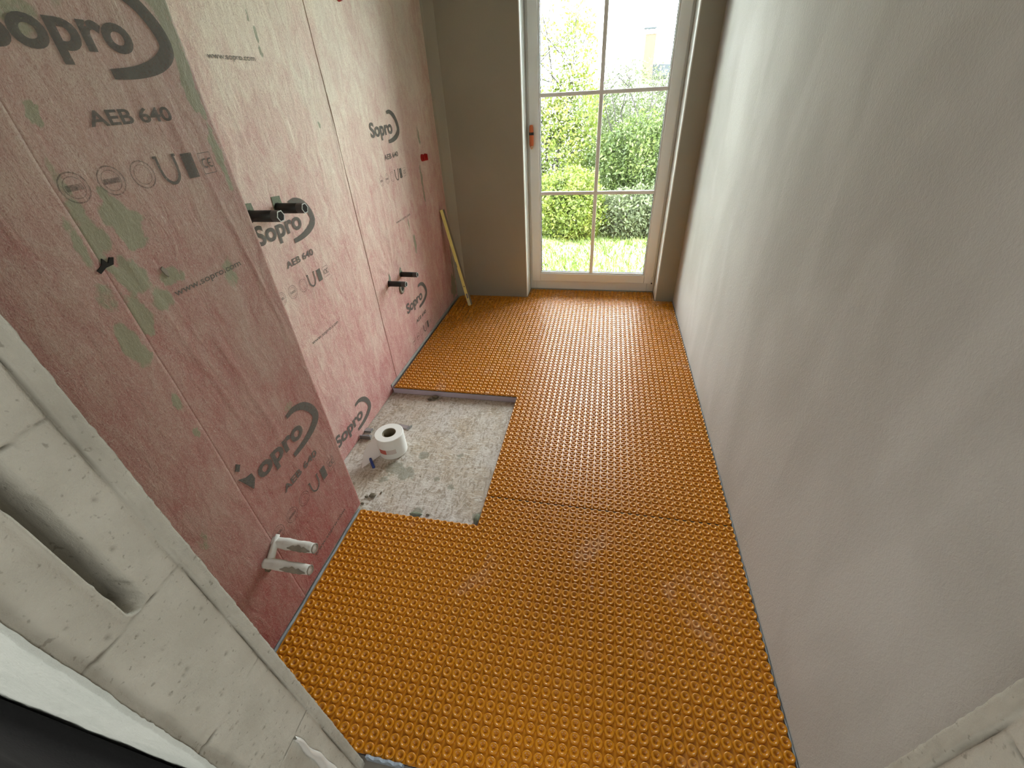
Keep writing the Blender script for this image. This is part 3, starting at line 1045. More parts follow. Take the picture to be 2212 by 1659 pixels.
def foam_pipe(y, z, x1, r, seed, label, sag):
    t = thing('foam_wrapped_pipe', (XP, y, z), label, 'pipe', 'white foam-wrapped pipes near the floor')
    L = x1 - XP
    rng = random.Random(seed)
    prof, n = [], 18
    for k in range(n):
        f = k / (n - 1)
        prof.append((L * f, r * (1.06 - 0.12 * f + 0.05 * math.sin(f * 14 + seed) + rng.uniform(-0.02, 0.02))))
    u = lathe((XP, y, z), (1, sag[0], sag[1]), prof, 22, wob=lambda k, i: 0.03 * math.sin(i * 1.7 + k * 0.9) + rng.uniform(-0.015, 0.015))
    link_mesh('foam_sleeve', *u, M['foam_white'], t, smooth=True)
    # torn flap and grey dirt on the underside
    V, F = [], []
    m = 12
    dx = np.array([1, sag[0], sag[1]], float)
    dx /= np.linalg.norm(dx)
    uu, ww, _ = basis(dx)
    for a in range(m):
        f = 0.42 + 0.55 * a / (m - 1)
        hw = 0.55 * math.sin(PI * (a + 0.6) / (m + 0.2)) * (1 + 0.3 * math.sin(a * 2.1 + seed))
        for q in (-1, -0.3, 0.4, 1):
            ang = 2.75 + q * hw * 1.2
            V.append(np.array([XP, y, z]) + dx * L * f + (uu * math.cos(ang) + ww * math.sin(ang)) * r * 1.10)
    F = [(4 * a + q, 4 * a + q + 1, 4 * a + q + 5, 4 * a + q + 4) for a in range(m - 1) for q in range(3)]
    link_mesh('dirt_crust', V, F, M['foam_dirt'], t, smooth=True)
    e = np.array([XP, y, z]) + dx * (L - 0.012)
    V, F = lathe(e, dx, [(0, r * 0.5), (0.013, r * 0.98), (0.015, r * 0.86), (0.010, r * 0.6), (0.009, r * 0.3)], 18)
    link_mesh('pipe_end', V, F, M['foam_dirt'], t, smooth=True)
    return t


foam_pipe(-0.423, 0.285, -0.384, 0.0155, 3, 'lower left white foam-wrapped pipe sticking out above the orange mat', (0.0, 0.02))
foam_pipe(-0.366, 0.308, -0.398, 0.0165, 9, 'upper right white foam-wrapped pipe with torn crust sticking out above the orange mat', (0.0, 0.0))
t = thing('pipe_bracket', (XP, -0.40, 0.29), 'pale curved bracket joining the two white foam-wrapped pipes at the wall', 'bracket')
V, F = tube([(XP + 0.010, -0.350, 0.326), (XP + 0.014, -0.382, 0.312), (XP + 0.014, -0.410, 0.290), (XP + 0.012, -0.432, 0.270)], [0.006, 0.010, 0.012, 0.007], 10)
link_mesh('body', V, F, M['foam_white'], t, smooth=True)
V, F = lathe((XP + 0.0, -0.420, 0.262), (1, 0, 0), [(0, 0.018), (0.006, 0.016), (0.012, 0.010)], 14, wob=lambda k, i: 0.12 * math.sin(i * 2.1 + k))
link_mesh('mortar_lump', V, F, M['mortar'], t, smooth=True)


def red_cap(y, z, label):
    t = thing('installation_plug', (XL, y, z), label, 'plug', 'red plugs in the far left wall')
    r = 0.0205
    V, F = lathe((XL - 0.002, y, z), (1, 0, 0), [(0, r * 1.05), (0.010, r), (0.016, r * 0.93), (0.0165, r * 0.7), (0.012, r * 0.66), (0.012, r * 0.1)], 20)
    link_mesh('cap', V, F, M['red'], t, smooth=False)
    V, F = box(XL + 0.010, XL + 0.020, y - 0.004, y + 0.004, z - 0.018, z + 0.018)
    link_mesh('rib', V, F, M['red'], t)
    V, F = lathe((XL - 0.001, y, z), (1, 0, 0), [(0, r * 1.3), (0.002, r * 1.25)], 18, wob=lambda k, i: 0.08 * math.sin(i * 3.1))
    link_mesh('hole', V, F, M['dark_hole'], t)
    return t


red_cap(1.905, 1.097, 'red round plug of the window-corner pair, the one on the left')
red_cap(1.962, 1.094, 'red round plug of the window-corner pair, the one closer to the window')
red_cap(1.245, 1.795, 'single red plug high on the pale pink wall at the top edge of the picture')

# grey sealing strips along the foot of the left wall
V, F = join([box(XL + 0.0005, XL + 0.006, 0.886, 2.238, -0.006, 0.013)])
o = bevel(link_mesh('sealing_strip', V, F, M['sealant'], smooth=False), 0.001)
tag(o, 'thin grey sealing strip at the foot of the far left wall beside the orange mat', 'sealing strip')

# ------------------------------------------------------------------ floor build-up
def board(x0, x1, y0, y1, label):
    V, F = join([box(x0, x1, y0, y1, ZP + 0.0015, -0.0085)])
    o = bevel(link_mesh('insulation_board', V, F, M['xps']), 0.001)
    return tag(o, label, 'insulation board', 'lavender insulation boards under the orange mats')


board(XP + 0.010, 0.0135, YF + 0.014, 0.010, 'lavender insulation board under the near left orange mat')
board(0.0145, XR - 0.010, YF + 0.014, 0.883, 'lavender insulation board right of the bare pit under the orange mat')
board(XL + 0.010, XR - 0.010, 0.8835, YB - 0.003, 'lavender insulation board whose edge faces the far side of the bare pit')
board(-0.013, 0.0138, 0.0115, 0.8830, 'narrow lavender insulation strip along the right side of the bare pit')

PT = 0.030
PROF = [(0.0144, -0.0066), (0.0140, -0.0050), (0.0136, -0.0020), (0.0129, -0.0006), (0.0116, 0.0), (0.0096, -0.0001), (0.0078, -0.0008), (0.0062, -0.0024), (0.0045, -0.0050), (0.0024, -0.0066)]


def mat(rects, studs, label, seed):
    """base film rectangles plus the ring-shaped studs"""
    VV, FF, n = [], [], 0
    for x0, x1, y0, y1 in rects:
        V, F = box(x0, x1, y0, y1, -0.0080, -0.0065)
        VV.append(V)
        FF.append(np.array(F) + n)
        n += 8
    rng = np.random.RandomState(seed)
    S = np.array(studs, float)
    for lo, hi, k in ((-9, 0.9, 14), (0.9, 1.7, 10), (1.7, 9, 8)):
        s = S[(S[:, 1] >= lo) & (S[:, 1] < hi)]
        if not len(s):
            continue
        a = np.arange(k) * 2 * PI / k
        P = np.array([(r * math.cos(t), r * math.sin(t), z) for r, z in PROF for t in a])
        m = len(PROF)
        F = []
        for q in range(m - 1):
            for i in range(k):
                F.append((q * k + i, q * k + (i + 1) % k, (q + 1) * k + (i + 1) % k, (q + 1) * k + i))
        cen = m * k
        P = np.vstack([P, [0, 0, -0.0068]])
        F = np.array(F)
        F3 = np.array([((m - 1) * k + i, (m - 1) * k + (i + 1) % k, cen, cen) for i in range(0)]).reshape(-1, 4).astype(int)
        # close the hollow with quads over pairs of corners
        q = (m - 1) * k
        F3 = np.array([(q + 2 * i, q + (2 * i + 1) % k, q + (2 * i + 2) % k, cen) for i in range(k // 2)])
        F = np.vstack([F, F3])
        c = np.zeros((len(s), 3))
        c[:, :2] = s + rng.normal(0, 0.00012, s.shape)
        c[:, 2] = rng.normal(0, 0.00008, len(s)) + 0.0006 * (fbm(s[:, 0] * 4, s[:, 1] * 4, 4) - 0.5)
        V = (P[None] + c[:, None]).reshape(-1, 3)
        FA = (F[None] + (np.arange(len(s)) * len(P))[:, None, None]).reshape(-1, 4)
        VV.append(V)
        FF.append(FA + n)
        n += len(V)
    o = link_mesh('uncoupling_mat', np.vstack(VV), np.vstack(FF), M['orange'], smooth=True)
    me = o.data
    sm = np.ones(len(me.polygons), bool)
    sm[:6 * len(rects)] = False
    me.polygons.foreach_set('use_smooth', sm)
    return tag(o, label, 'studded mat', 'orange studded mats on the floor')


def grid(i0, i1, j0, j1, dx=0.0, dy=0.0):
    return [(i * PT + dx, j * PT + dy) for i in range(i0, i1 + 1) for j in range(j0, j1 + 1)]


XE = XR - 0.008
mat([(-0.5295, 0.0145, YF + 0.012, 0.0135)], grid(-17, 0, -24, 0),
    'near left orange studded mat between the pink boxed-out wall and the lengthwise seam', 1)
mat([(0.0155, XE, YF + 0.012, 0.1615)], grid(1, 32, -24, 5),
    'near right orange studded mat along the plain wall, in front of the dark cross joint', 2)
mat([(-0.0145, 0.0145, 0.0145, 0.1615)], grid(0, 0, 1, 5), 'narrow orange studded strip right of the bare pit, short piece before the dark joint', 3)
mat([(-0.0145, XE, 0.1690, 0.8865), (0.0155, XE, 0.8865, 1.6975)], grid(0, 32, 6, 29, dy=0.0032) + grid(1, 32, 30, 56, dy=0.0032),
    'large middle orange studded mat right of the pit with the glossy window reflection', 4)
mat([(XL + 0.016, 0.0145, 0.8885, YB - 0.003)], grid(-25, 0, 30, 75, dy=0.0032),
    'far left orange studded mat behind the pit, with the yellow level standing on it', 5)
mat([(0.0155, XE, 1.6990, YB - 0.003), (0.0155, RX1 - 0.006, YB - 0.0025, YW + 0.003), (RX0 + 0.006, 0.0145, YB - 0.0015, YW + 0.003)],
    grid(1, 32, 57, 75, dy=0.0048) + grid(1, 27, 76, 81, dy=0.005) + grid(-5, 0, 76, 81, dy=0.005),
    'far orange studded mat running into the window recess', 6)

# grey adhesive bedding visible in the joints
V, F = join([box(XP + 0.012, XE, YF + 0.013, 0.010, -0.0085, -0.0081), box(-0.0125, XE, 0.010, 0.8835, -0.0085, -0.0081),
             box(XL + 0.012, XE, 0.8835, YB - 0.004, -0.0085, -0.0081), box(RX0 + 0.007, RX1 - 0.007, YB - 0.004, YW, -0.0085, -0.0081)])
tag(link_mesh('tile_adhesive', V, F, M['adhesive']), 'dark grey adhesive bed showing in the joints between the orange mats', 'adhesive')


# foam edge strips
def edge_strip(x0, x1, y0, y1, ztop, seed, label):
    n = int((y1 - y0) / 0.02) + 2
    ys = np.linspace(y0, y1, n)
    V, F = [], []
    for k, y in enumerate(ys):
        w = 0.0012 * math.sin(k * 0.9 + seed) + 0.0008 * math.sin(k * 2.3 + seed)
        h = 0.002 * math.sin(k * 0.55 + seed * 2)
        V += [(x0, y, ZP + 0.002), (x0, y, ztop + h), ((x0 + x1) / 2, y, ztop + 0.001 + h), (x1 + w, y, ztop - 0.003 + h), (x1 + w, y, ZP + 0.002)]
    for k in range(n - 1):
        for q in range(4):
            a = 5 * k + q
            F.append((a, a + 1, a + 6, a + 5))
        F.append((5 * k + 4, 5 * k, 5 * k + 5, 5 * k + 9))
    F += [(4, 3, 2, 1, 0), tuple(5 * (n - 1) + q for q in range(5))]
    o = link_mesh('edge_strip', V, F, M['edge_foam'], smooth=False)
    return tag(o, label, 'edge insulation strip', 'blue-grey foam strips between floor and walls')


edge_strip(XP + 0.0025, XP + 0.0095, YF + 0.015, 0.012, 0.000, 1, 'blue-grey foam edge strip between the near pink wall and the orange mat')
edge_strip(XE + 0.0015, XR - 0.0006, YF + 0.015, YB - 0.004, -0.004, 4, 'dark blue-grey foam edge strip along the foot of the plain right wall')
V, F = [], []
for k in range(14):
    x = JX0 + 0.006 + k * 0.008
    w = 0.002 * math.sin(k * 1.7)
    V += [(x, YF + 0.0115, -0.018), (x, YF + 0.0105 + w * 0.3, 0.004 + w), (x, YF + 0.004 + w, 0.005 + w), (x, YF + 0.003, -0.018)]
F = [(4 * k + q, 4 * k + (q + 1) % 4, 4 * k + 4 + (q + 1) % 4, 4 * k + 4 + q) for k in range(13) for q in range(4)] + [(3, 2, 1, 0), (52, 53, 54, 55)]
o = link_mesh('foil_scrap', V, F, simple('pale_blue_foil', (0.36, 0.42, 0.50), 0.3))
tag(o, 'crumpled pale blue foil at the foot of the doorway block wall, beside the mat corner', 'foil')

# ------------------------------------------------------------------ things in the bare pit
def pt(x, y):
    return np.array([x, y, ZP])


rc = np.array([-0.566, 0.413, ZP + 0.0015])
RR, RH, HH = 0.070, 0.034, 0.118
t = thing('tape_roll', tuple(rc), 'white roll of sealing tape standing in the bare pit', 'tape roll')
prof = [(0.0, RH), (0.0, RR - 0.002), (0.002, RR), (HH - 0.002, RR), (HH, RR - 0.002), (HH, RH + 0.001), (HH - 0.001, RH), (0.001, RH)]
V, F = lathe(rc, (0, 0, 1), prof, 64, closed=True)
link_mesh('tape_winding', V, F, M['tape'], t, smooth=False)
V, F = lathe(rc, (0, 0, 1), [(0.0005, RH - 0.004), (0.0005, RH - 0.0003), (HH - 0.003, RH - 0.0003), (HH - 0.003, RH - 0.004)], 48, closed=True)
link_mesh('card_core', V, F, M['card'], t, smooth=True)


def wrap(a0, a1, z0, z1, r, name, mat_):
    V, F = [], []
    n = 14
    for k in range(n):
        a = a0 + (a1 - a0) * k / (n - 1)
        for zz in (z0, z1):
            V.append(rc + np.array([r * math.cos(a), r * math.sin(a), zz]))
    F = [(2 * k, 2 * k + 2, 2 * k + 3, 2 * k + 1) for k in range(n - 1)]
    return link_mesh(name, V, F, mat_, t, smooth=True)


wrap(math.radians(240), math.radians(272), 0.034, 0.062, RR + 0.0005, 'red_label', M['label_red'])
wrap(math.radians(272), math.radians(312), 0.034, 0.062, RR + 0.0004, 'grey_label', M['label_grey'])
# loose end of the tape leaving the roll to the left and sinking to the floor
a_ = math.radians(222)
s0 = rc + np.array([RR * math.cos(a_), RR * math.sin(a_), 0])
V, F = [], []
n = 14
tipf = np.array([-0.668, 0.268, ZP + 0.003])
for k in range(n):
    f = k / (n - 1)
    b = s0 + (tipf - s0) * f
    lean = np.array([-0.045, 0.03, 0]) * math.sin(PI * f) * 0.6
    h = HH * (1 - f) ** 1.05 + 0.002
    V.append(b + np.array([0, 0, 0.001]))
    V.append(b + lean * 0.5 + np.array([0, 0, h * 0.5]))
    V.append(b + lean + np.array([0, 0, h]))
V = np.array(V)
V2 = V + np.array([0.0006, -0.0006, 0])
m3 = len(V)
F = [(3 * k + q, 3 * k + q + 1, 3 * k + q + 4, 3 * k + q + 3) for k in range(n - 1) for q in range(2)]
F += [tuple(i + m3 for i in f)[::-1] for f in F]
link_mesh('loose_end', np.vstack([V, V2]), F, M['tape_pink'], t, smooth=True)
V, F = [], []
c0, c1 = np.array([-0.648, 0.325, ZP + 0.016]), np.array([-0.610, 0.280, ZP + 0.004])
V, F = tube([c0, c0 * 0.5 + c1 * 0.5, c1], [0.0065, 0.007, 0.0065], 8)
o = link_mesh('pen_cap', V, F, M['blue'], smooth=True)
tag(o, 'short dark blue plastic stick lying on the loose end of the white tape', 'plastic stick')

# silvery metal tab right of the roll
x, y, z = -0.580, 0.588, ZP + 0.004
ca, sa = math.cos(0.35), math.sin(0.35)
V, F = join([box(-0.050, 0.034, -0.016, 0.016, -0.0015, 0.0), box(0.034, 0.036, -0.016, 0.016, -0.0015, 0.012), box(-0.02, 0.02, -0.012, 0.012, 0.0, 0.002)])
V = np.stack([x + V[:, 0] * ca + V[:, 1] * sa, y - V[:, 0] * sa * 0.4 + V[:, 1] * ca, z + V[:, 2]], 1)
o = link_mesh('metal_tab', V, F, M['metal'])
tag(o, 'small silvery metal tab lying behind the tape roll on the right', 'metal tab')
V, F = join([box(-0.782, -0.722, 0.470, 0.476, ZP + 0.001, ZP + 0.022), box(-0.782, -0.728, 0.470, 0.500, ZP + 0.001, ZP + 0.003),
             box(-0.782, -0.745, 0.520, 0.545, ZP + 0.001, ZP + 0.012), tube([(-0.775, 0.485, ZP + 0.006), (-0.742, 0.492, ZP + 0.010), (-0.725, 0.484, ZP + 0.006)], [0.003] * 3, 8)])
o = link_mesh('metal_bracket', V, F, M['metal'])
tag(o, 'small bent metal bracket in the pit against the foot of the pink wall', 'bracket')


def crumb(x, y, r, sq, seed, label, z0=ZP, mat_='mortar'):
    rng = random.Random(seed)
    n, m = 10, 6
    V = [(x, y, z0 + 2 * r * sq[2])]
    for k in range(1, m):
        ph = PI * k / m
        for i in range(n):
            a = 2 * PI * i / n
            rr = r * (1 + rng.uniform(-0.18, 0.18))
            V.append((x + rr * sq[0] * math.sin(ph) * math.cos(a), y + rr * sq[1] * math.sin(ph) * math.sin(a), max(z0, z0 + r * sq[2] * (1 + math.cos(ph)))))
    V.append((x, y, z0))
    F = [(0, 1 + i, 1 + (i + 1) % n) for i in range(n)]
    for k in range(m - 2):
        for i in range(n):
            a, b = 1 + k * n + i, 1 + k * n + (i + 1) % n
            F.append((a, a + n, b + n, b))
    e = len(V) - 1
    F += [(e, 1 + (m - 2) * n + (i + 1) % n, 1 + (m - 2) * n + i) for i in range(n)]
    o = link_mesh('mortar_crumb', V, F, M[mat_], smooth=True)
    return tag(o, label, 'mortar crumb', 'mortar crumbs in the bare pit')


z1 = ZP + 0.0008
crumb(-0.500, 0.862, 0.014, (1.6, 0.9, 0.7), 1, 'larger brown mortar crumb at the far edge board of the pit', z1)
crumb(-0.530, 0.842, 0.009, (1.5, 0.9, 0.7), 2, 'smaller brown mortar crumb left of the larger one at the far edge board', z1)
crumb(-0.536, 0.118, 0.013, (1.2, 1.0, 0.45), 3, 'round dark mortar crumb in the near left of the pit', z1)
crumb(-0.560, 0.108, 0.007, (1.2, 1.0, 0.6), 4, 'small dark mortar crumb left of the round one near the pink corner', z1)
crumb(-0.562, 0.070, 0.006, (1.4, 1.0, 0.6), 5, 'tiny dark mortar crumb at the corner of the boxed-out wall', z1)
crumb(-0.300, 0.050, 0.013, (2.1, 0.8, 0.5), 6, 'long flat dark crumb at the near mat edge, middle of the pit', z1, 'green_slurry')
crumb(-0.250, 0.058, 0.006, (1.6, 0.8, 0.5), 7, 'small dark crumb right of the long flat one at the near mat edge', z1)
crumb(-0.030, 0.062, 0.017, (1.0, 1.5, 0.7), 8, 'dark green lump in the near right corner of the pit', z1, 'green_slurry')
crumb(-0.505, 0.140, 0.005, (1.0, 1.6, 0.5), 9, 'small dark sliver right of the round crumb in the near left of the pit', z1)

# ------------------------------------------------------------------ yellow level leaning in the corner
lv = thing('spirit_level', (-0.612, 2.04, 0.0), 'slim yellow spirit level leaning against the far left wall in the corner', 'spirit level')
p0, p1 = np.array([-0.6165, 2.030, 0.017]), np.array([-0.771, 2.090, 0.735])
ax = (p1 - p0) / np.linalg.norm(p1 - p0)
fy = np.array([0.45, -0.85, 0.0])
fy -= ax * (fy @ ax)
fy /= np.linalg.norm(fy)
sx = np.cross(fy, ax)
LL = np.linalg.norm(p1 - p0)


def lbox(a0, a1, b0, b1, c0, c1):
    V, F = box(a0, a1, b0, b1, c0, c1)
    return np.array([p0 + sx * v[0] + fy * v[1] + ax * v[2] for v in V]), F


# side the camera sees: yellow narrow face towards the room, grey face to the left
W1, W2 = 0.011, 0.0095
V, F = join([lbox(-W1, W1, 0.0, W2, 0.0, LL * 0.425), lbox(-W1, W1, 0.0, W2, LL * 0.485, LL)])
link_mesh('body', V, F, M['yellow'], lv)
V, F = join([lbox(-W1 - 0.0135, -W1, -0.02, W2 - 0.001, 0.004, LL - 0.002)])
link_mesh('side_rail', V, F, M['level_grey'], lv)
V, F = lbox(-W1, W1 * 0.55, -0.002, W2 - 0.002, LL * 0.424, LL * 0.486)
link_mesh('vial_window', V, F, M['yellow'], lv)
V, F = lbox(-W1, W1, W2, W2 + 0.0008, 0.002, 0.050)
link_mesh('worn_end', V, F, M['pale_yellow'], lv)
V, F = lbox(-W1 * 0.6, W1 * 0.3, W2 + 0.0008, W2 + 0.0016, 0.060, 0.100)
link_mesh('scale_mark', V, F, M['violet'], lv)
V, F = lbox(-0.003, 0.003, W2, W2 + 0.0012, 0.155, 0.162)
link_mesh('rivet', V, F, M['gasket'], lv)

# ------------------------------------------------------------------ at the doorway
V, F = [], []
n = 22
for k in range(n):
    f = k / (n - 1)
    zc = 0.410 - 0.42 * f
    yc = -0.8115 + 0.010 * f + 0.0015 * math.sin(k * 1.1)
    w = 0.003 + 0.006 * min(1, f * 3) + 0.0006 * math.sin(k * 0.8)
    for q in range(7):
        s = q / 6 * 2 - 1
        V.append((JX0 + 0.0015 + 0.005 * (1 - s * s) + 0.0015 * math.sin(k * 1.3 + q), yc + w * s, zc))
F = [(7 * k + q, 7 * k + q + 1, 7 * k + q + 8, 7 * k + q + 7) for k in range(n - 1) for q in range(6)]
o = link_mesh('plastic_film', V, F, M['film'], smooth=True)
so = o.modifiers.new('thickness', 'SOLIDIFY')
so.thickness = 0.0004
tag(o, 'glossy whitish strip of plastic film stuck low on the doorway block face', 'plastic film')

# black cloth slumped against the corridor face
nx_, nz_ = 60, 40
V = []
for i in range(nx_):
    u_ = i / (nx_ - 1)
    x = -0.80 + (0.80 - 0.135) * u_
    top = 0.744 + (x + 0.4208) / (0.2209) * (0.537 - 0.744)
    top = min(top, 1.02) if x < -0.42 else top
    if x > -0.2:
        top = 0.537 - (x + 0.2) * 1.3
    for k in range(nz_):
        v_ = k / (nz_ - 1)
        z = -0.018 + (top + 0.018) * math.sin(v_ * PI / 2)
        th = 0.052 * math.cos(v_ * PI / 2) ** 0.6 * (0.7 + 0.5 * float(vnoise(np.array(x * 14), np.array(z * 3), 5))) + 0.006
        th *= min(1.0, (1 - u_) * 9 + 0.12)
        V.append((x, YO - 0.008 - th, z))
F = [(i * nz_ + k, (i + 1) * nz_ + k, (i + 1) * nz_ + k + 1, i * nz_ + k + 1) for i in range(nx_ - 1) for k in range(nz_ - 1)]
nv = len(V)
V += [(a, YO - 0.0078, c) for a, b, c in V]
F += [tuple(j + nv for j in f)[::-1] for f in F]
for i in range(nx_ - 1):
    for k in (0, nz_ - 1):
        a, b = i * nz_ + k, (i + 1) * nz_ + k
        F.append((a, b, b + nv, a + nv))
for k in range(nz_ - 1):
    for i in (0, nx_ - 1):
        a, b = i * nz_ + k, i * nz_ + k + 1
        F.append((a, b, b + nv, a + nv))
o = link_mesh('black_cloth', V, F, M['cloth_black'], smooth=True)
tag(o, 'black cloth hanging at the lower left against the pale outer face of the doorway wall', 'cloth')

# ------------------------------------------------------------------ garden outside
gn = 60
GXX, GYY = np.meshgrid(np.linspace(-14, 16, gn), np.concatenate([np.linspace(2.62, 8, 40), np.linspace(8.3, 45, 30)]), indexing='ij')
GZZ = -0.22 + 0.06 * (fbm(GXX * 1.2, GYY * 1.2, 2) - 0.5) + 0.0 * GXX
V = np.stack([GXX, GYY, GZZ], -1).reshape(-1, 3)
g = link_mesh('garden_ground', V, grid_faces(gn, 70), M['soil'], smooth=True)
tag(g, kind='structure')

rng = np.random.RandomState(7)


def gz(x, y):
    return -0.22 + 0.06 * (fbm(x * 1.2, y * 1.2, 2) - 0.5)


n = 16000
gxp = rng.uniform(-1.8, 2.6, n)
gyp = 3.0 + rng.uniform(0, 1, n) ** 1.3 * 4.0
h = rng.uniform(0.015, 0.05, n) * (1 + 1.2 * fbm(gxp * 2, gyp * 2, 6))
a = rng.uniform(0, 2 * PI, n)
ln = rng.uniform(0.01, 0.06, n)
w = 0.006
base = np.stack([gxp, gyp, gz(gxp, gyp) - 0.005], 1)
dirv = np.stack([np.cos(a), np.sin(a), np.zeros(n)], 1)
per = np.stack([-np.sin(a), np.cos(a), np.zeros(n)], 1)
tip = base + dirv * ln[:, None] + np.stack([np.zeros(n), np.zeros(n), h], 1)
mid = base + dirv * ln[:, None] * 0.35 + np.stack([np.zeros(n), np.zeros(n), h * 0.6], 1)
V = np.stack([base - per * w, base + per * w, mid + per * w * 0.8, tip, mid - per * w * 0.8], 1).reshape(-1, 3)
F = (np.array([[0, 1, 2, 3, 4]])[None] + (np.arange(n) * 5)[:, None, None]).reshape(-1, 5)
o = link_mesh('grass', V, F, M['grass'])
tag(o, 'bright green lawn grass outside the window', 'grass', kind='stuff')


def leaves(cent, rad, n, size, seed, shell=0.45, squash=1.0):
    """leaf quads scattered through an ellipsoid"""
    r = np.random.RandomState(seed)
    d = r.normal(size=(n, 3))
    d /= np.linalg.norm(d, axis=1)[:, None]
    q = shell + (1 - shell) * r.uniform(0, 1, n) ** 0.7
    lump = 0.75 + 0.5 * fbm(d[:, 0] * 3 + 10, d[:, 2] * 3 + 10 + d[:, 1], seed)
    c = np.array(cent) + d * np.array(rad) * (q * lump)[:, None]
    a = r.normal(size=(n, 3))
    a /= np.linalg.norm(a, axis=1)[:, None]
    b = np.cross(a, r.normal(size=(n, 3)))
    b /= np.linalg.norm(b, axis=1)[:, None]
    s = size * r.uniform(0.6, 1.4, n)[:, None]
    V = np.stack([c - a * s, c + b * s * 0.45, c + a * s, c - b * s * 0.45], 1).reshape(-1, 3)
    return V


def quads(V):
    return np.arange(len(V)).reshape(-1, 4)


def branches(root, tips, seed, r0=0.03):
    rg = random.Random(seed)
    P = []
    for tp in tips:
        tp = np.array(tp)
        rt = np.array(root)
        pts = []
        for k in range(6):
            f = k / 5
            p = rt + (tp - rt) * f
            if 0 < k < 5:
                p = p + np.array([rg.uniform(-1, 1), rg.uniform(-1, 1), rg.uniform(-0.5, 0.5)]) * 0.06 * np.linalg.norm(tp - rt)
            pts.append(p)
        P.append(tube(pts, [r0 * (1 - 0.85 * k / 5) for k in range(6)], 5))
        for j in range(3):
            k = rg.randint(2, 4)
            q = pts[k] + np.array([rg.uniform(-1, 1), rg.uniform(-1, 1), rg.uniform(0.1, 1)]) * 0.28 * np.linalg.norm(tp - rt)
            P.append(tube([pts[k], (pts[k] + q) / 2 + np.array([0, 0, 0.03]), q], [r0 * 0.4, r0 * 0.25, r0 * 0.08], 4))
    return join(P)


def bush(name, label, cat, loc, clusters, leafmat_, seed, tips, r0=0.02, size=0.03, blossoms=None):
    t = thing(name, loc, label, cat, 'shrubs and trees in the garden')
    V = np.vstack([leaves(c, r, n, size, seed + k) for k, (c, r, n) in enumerate(clusters)])
    link_mesh('foliage', V, quads(V), M[leafmat_], t)
    V, F = branches(loc, tips, seed, r0)
    link_mesh('branches', V, F, M['bark'], t, smooth=True)
    if blossoms:
        V = np.vstack([leaves(c, r, n, s, seed + 50 + k) for k, (c, r, n, s) in enumerate(blossoms)])
        link_mesh('blossoms', V, quads(V), M['blossom'], t)
    return t


gl = -0.22
bush('blossoming_tree', 'tall loose tree with white blossoms and yellow-green leaves on the left outside', 'tree', (-0.55, 6.6, gl),
     [((-0.75, 6.5, 1.5), (0.75, 0.5, 0.75), 2200), ((-0.15, 6.5, 1.15), (0.45, 0.45, 0.55), 2400), ((-0.1, 6.6, 1.85), (0.28, 0.35, 0.55), 900), ((-0.55, 6.3, 0.6), (0.8, 0.5, 0.75), 6500),
      ((-0.5, 6.6, 2.2), (0.45, 0.4, 0.45), 350)],
     'leaf_yellow', 11, [(-0.9, 6.4, 2.2), (-0.45, 6.6, 2.7), (-0.15, 6.5, 2.3), (-0.1, 6.4, 1.5), (-1.2, 6.6, 1.5), (-0.6, 6.2, 1.2), (-0.05, 6.5, 2.0), (-0.95, 6.5, 2.6)], 0.03, 0.030,
     [((-0.8, 6.3, 1.6), (0.8, 0.5, 0.9), 2400, 0.022), ((-0.6, 6.3, 0.85), (0.75, 0.45, 0.65), 1700, 0.020), ((-0.25, 6.4, 1.4), (0.4, 0.5, 0.5), 500, 0.02)])
bush('twiggy_shrub', 'twiggy pale green shrub with bare upper branches behind the right panes', 'shrub', (0.75, 6.9, gl),
     [((0.80, 7.6, 1.0), (0.85, 0.4, 0.70), 5200), ((0.48, 7.6, 1.35), (0.42, 0.35, 0.45), 1500), ((1.25, 7.6, 1.1), (0.5, 0.35, 0.5), 2600)],
     'leaf_grey', 23, [(0.3, 6.8, 1.75), (0.5, 6.8, 1.9), (0.7, 6.8, 1.85), (0.9, 6.8, 1.75), (1.05, 6.8, 1.6), (0.15, 6.8, 1.6), (1.3, 6.8, 1.3), (0.6, 6.6, 1.3)], 0.018, 0.022)
bush('dense_bush', 'dense fresh green bush filling the right middle pane', 'bush', (0.85, 6.2, gl),
     [((0.9, 6.1, 0.50), (0.62, 0.4, 0.62), 6500), ((0.45, 6.1, 0.40), (0.42, 0.35, 0.55), 3600), ((1.3, 6.1, 0.6), (0.5, 0.35, 0.55), 3200)],
     'leaf_green', 35, [(0.6, 6.1, 0.8), (1.0, 6.1, 0.9), (1.3, 6.1, 0.8), (0.4, 6.1, 0.6)], 0.015, 0.026)
bush('yellow_green_bush', 'bright yellow-green bush low outside the lower left pane', 'bush', (0.03, 4.85, gl),
     [((0.02, 4.75, 0.10), (0.44, 0.34, 0.42), 6000), ((-0.34, 4.85, 0.14), (0.33, 0.3, 0.42), 3000), ((0.0, 4.9, 0.40), (0.36, 0.28, 0.22), 1500)],
     'leaf_yellow', 47, [(0.1, 4.75, 0.35), (-0.2, 4.8, 0.38), (0.2, 4.7, 0.2), (-0.1, 4.8, 0.5)], 0.012, 0.024)
bush('low_shrub', 'low grey-green shrub with twigs outside the lower right pane', 'shrub', (0.72, 5.0, gl),
     [((0.70, 4.85, 0.05), (0.42, 0.30, 0.38), 4600), ((1.00, 4.9, 0.04), (0.30, 0.3, 0.36), 2600)],
     'leaf_grey', 59, [(0.45, 4.7, 0.2), (0.7, 4.75, 0.35), (1.0, 4.8, 0.3), (1.1, 4.8, 0.1), (0.6, 4.6, 0.05), (0.85, 4.6, 0.0)], 0.012, 0.024)
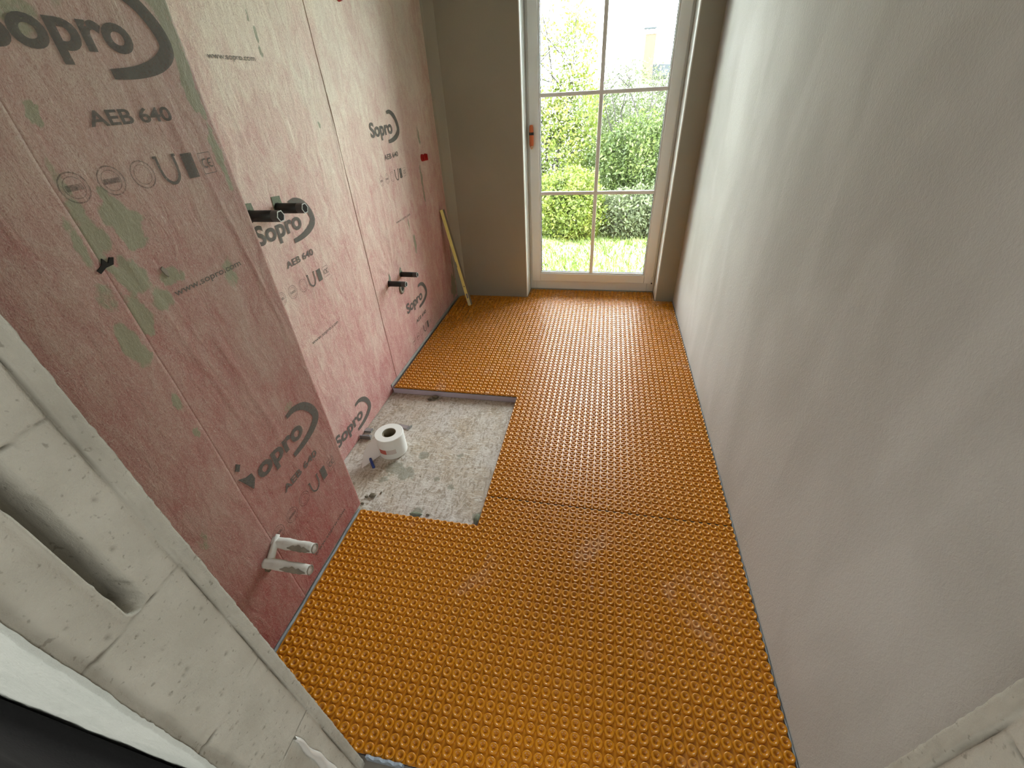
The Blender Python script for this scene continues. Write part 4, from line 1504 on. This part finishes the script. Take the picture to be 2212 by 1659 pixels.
bush('hedge_bush', 'hazy green bush farther back between the tree and the twiggy shrub', 'bush', (0.25, 8.6, gl),
     [((-0.1, 8.6, 0.6), (0.9, 0.6, 0.8), 4600), ((1.1, 8.6, 0.5), (1.0, 0.6, 0.75), 4000), ((-1.2, 8.6, 0.75), (0.9, 0.6, 0.9), 3600)],
     'leaf_green', 71, [(-0.2, 8.5, 1.1), (0.6, 8.5, 1.0), (1.3, 8.5, 0.9), (-1.2, 8.5, 1.3)], 0.03, 0.04)

# neighbouring houses
t = thing('neighbour_house', (3.4, 21.5, gl), 'white neighbouring house with a blue-grey roof corner, far right outside', 'house')
V, F = join([box(0.2, 8.0, 20.4, 24.0, gl, 1.50)])
link_mesh('wall', V, F, M['render'], t)
V = np.array([(1.83, 20.1, 1.60), (8.2, 20.1, 1.60), (8.2, 22.2, 3.2), (3.0, 22.2, 2.45), (2.4, 20.6, 2.06), (1.86, 20.35, 1.98)])
V = np.vstack([V, V + np.array([0, 0.25, -0.12])])
F = [(0, 1, 2, 3, 4, 5), (11, 10, 9, 8, 7, 6)] + [(k, 6 + k, 6 + (k + 1) % 6, (k + 1) % 6) for k in range(6)]
link_mesh('roof', V, F, M['slate'], t)
ch = link_mesh('chimney', *box(1.46, 1.84, 19.9, 20.28, 1.45, 2.88), M['brick'], t)
V, F = join([box(1.44, 1.86, 19.88, 20.30, 2.88, 2.93)] + [box(a, a + 0.03, 19.92, 19.95, 2.93, 3.03) for a in (1.48, 1.79)])
link_mesh('chimney_collar', V, F, M['render'], ch)
V, F = lathe((1.38, 20.08, 3.06), (1, 0, 0.0), [(0, 0.02), (0.04, 0.035), (0.42, 0.035), (0.46, 0.02)], 10)
link_mesh('chimney_hood', V, F, M['slate'], ch)
t = thing('garden_shed', (-0.75, 15.4, gl), 'small pale shed with a dark roof showing between the tree branches', 'shed')
V, F = join([box(-1.7, -0.15, 15.0, 16.4, gl, 0.62)])
link_mesh('wall', V, F, M['render'], t)
V = np.array([(-1.8, 14.9, 0.60), (-0.05, 14.9, 0.60), (-0.05, 15.7, 1.12), (-1.8, 15.7, 1.12), (-0.05, 16.5, 0.60), (-1.8, 16.5, 0.60)])
F = [(0, 1, 2, 3), (3, 2, 4, 5), (1, 4, 2), (0, 3, 5), (0, 5, 4, 1)]
link_mesh('roof', V, F, M['slate'], t)
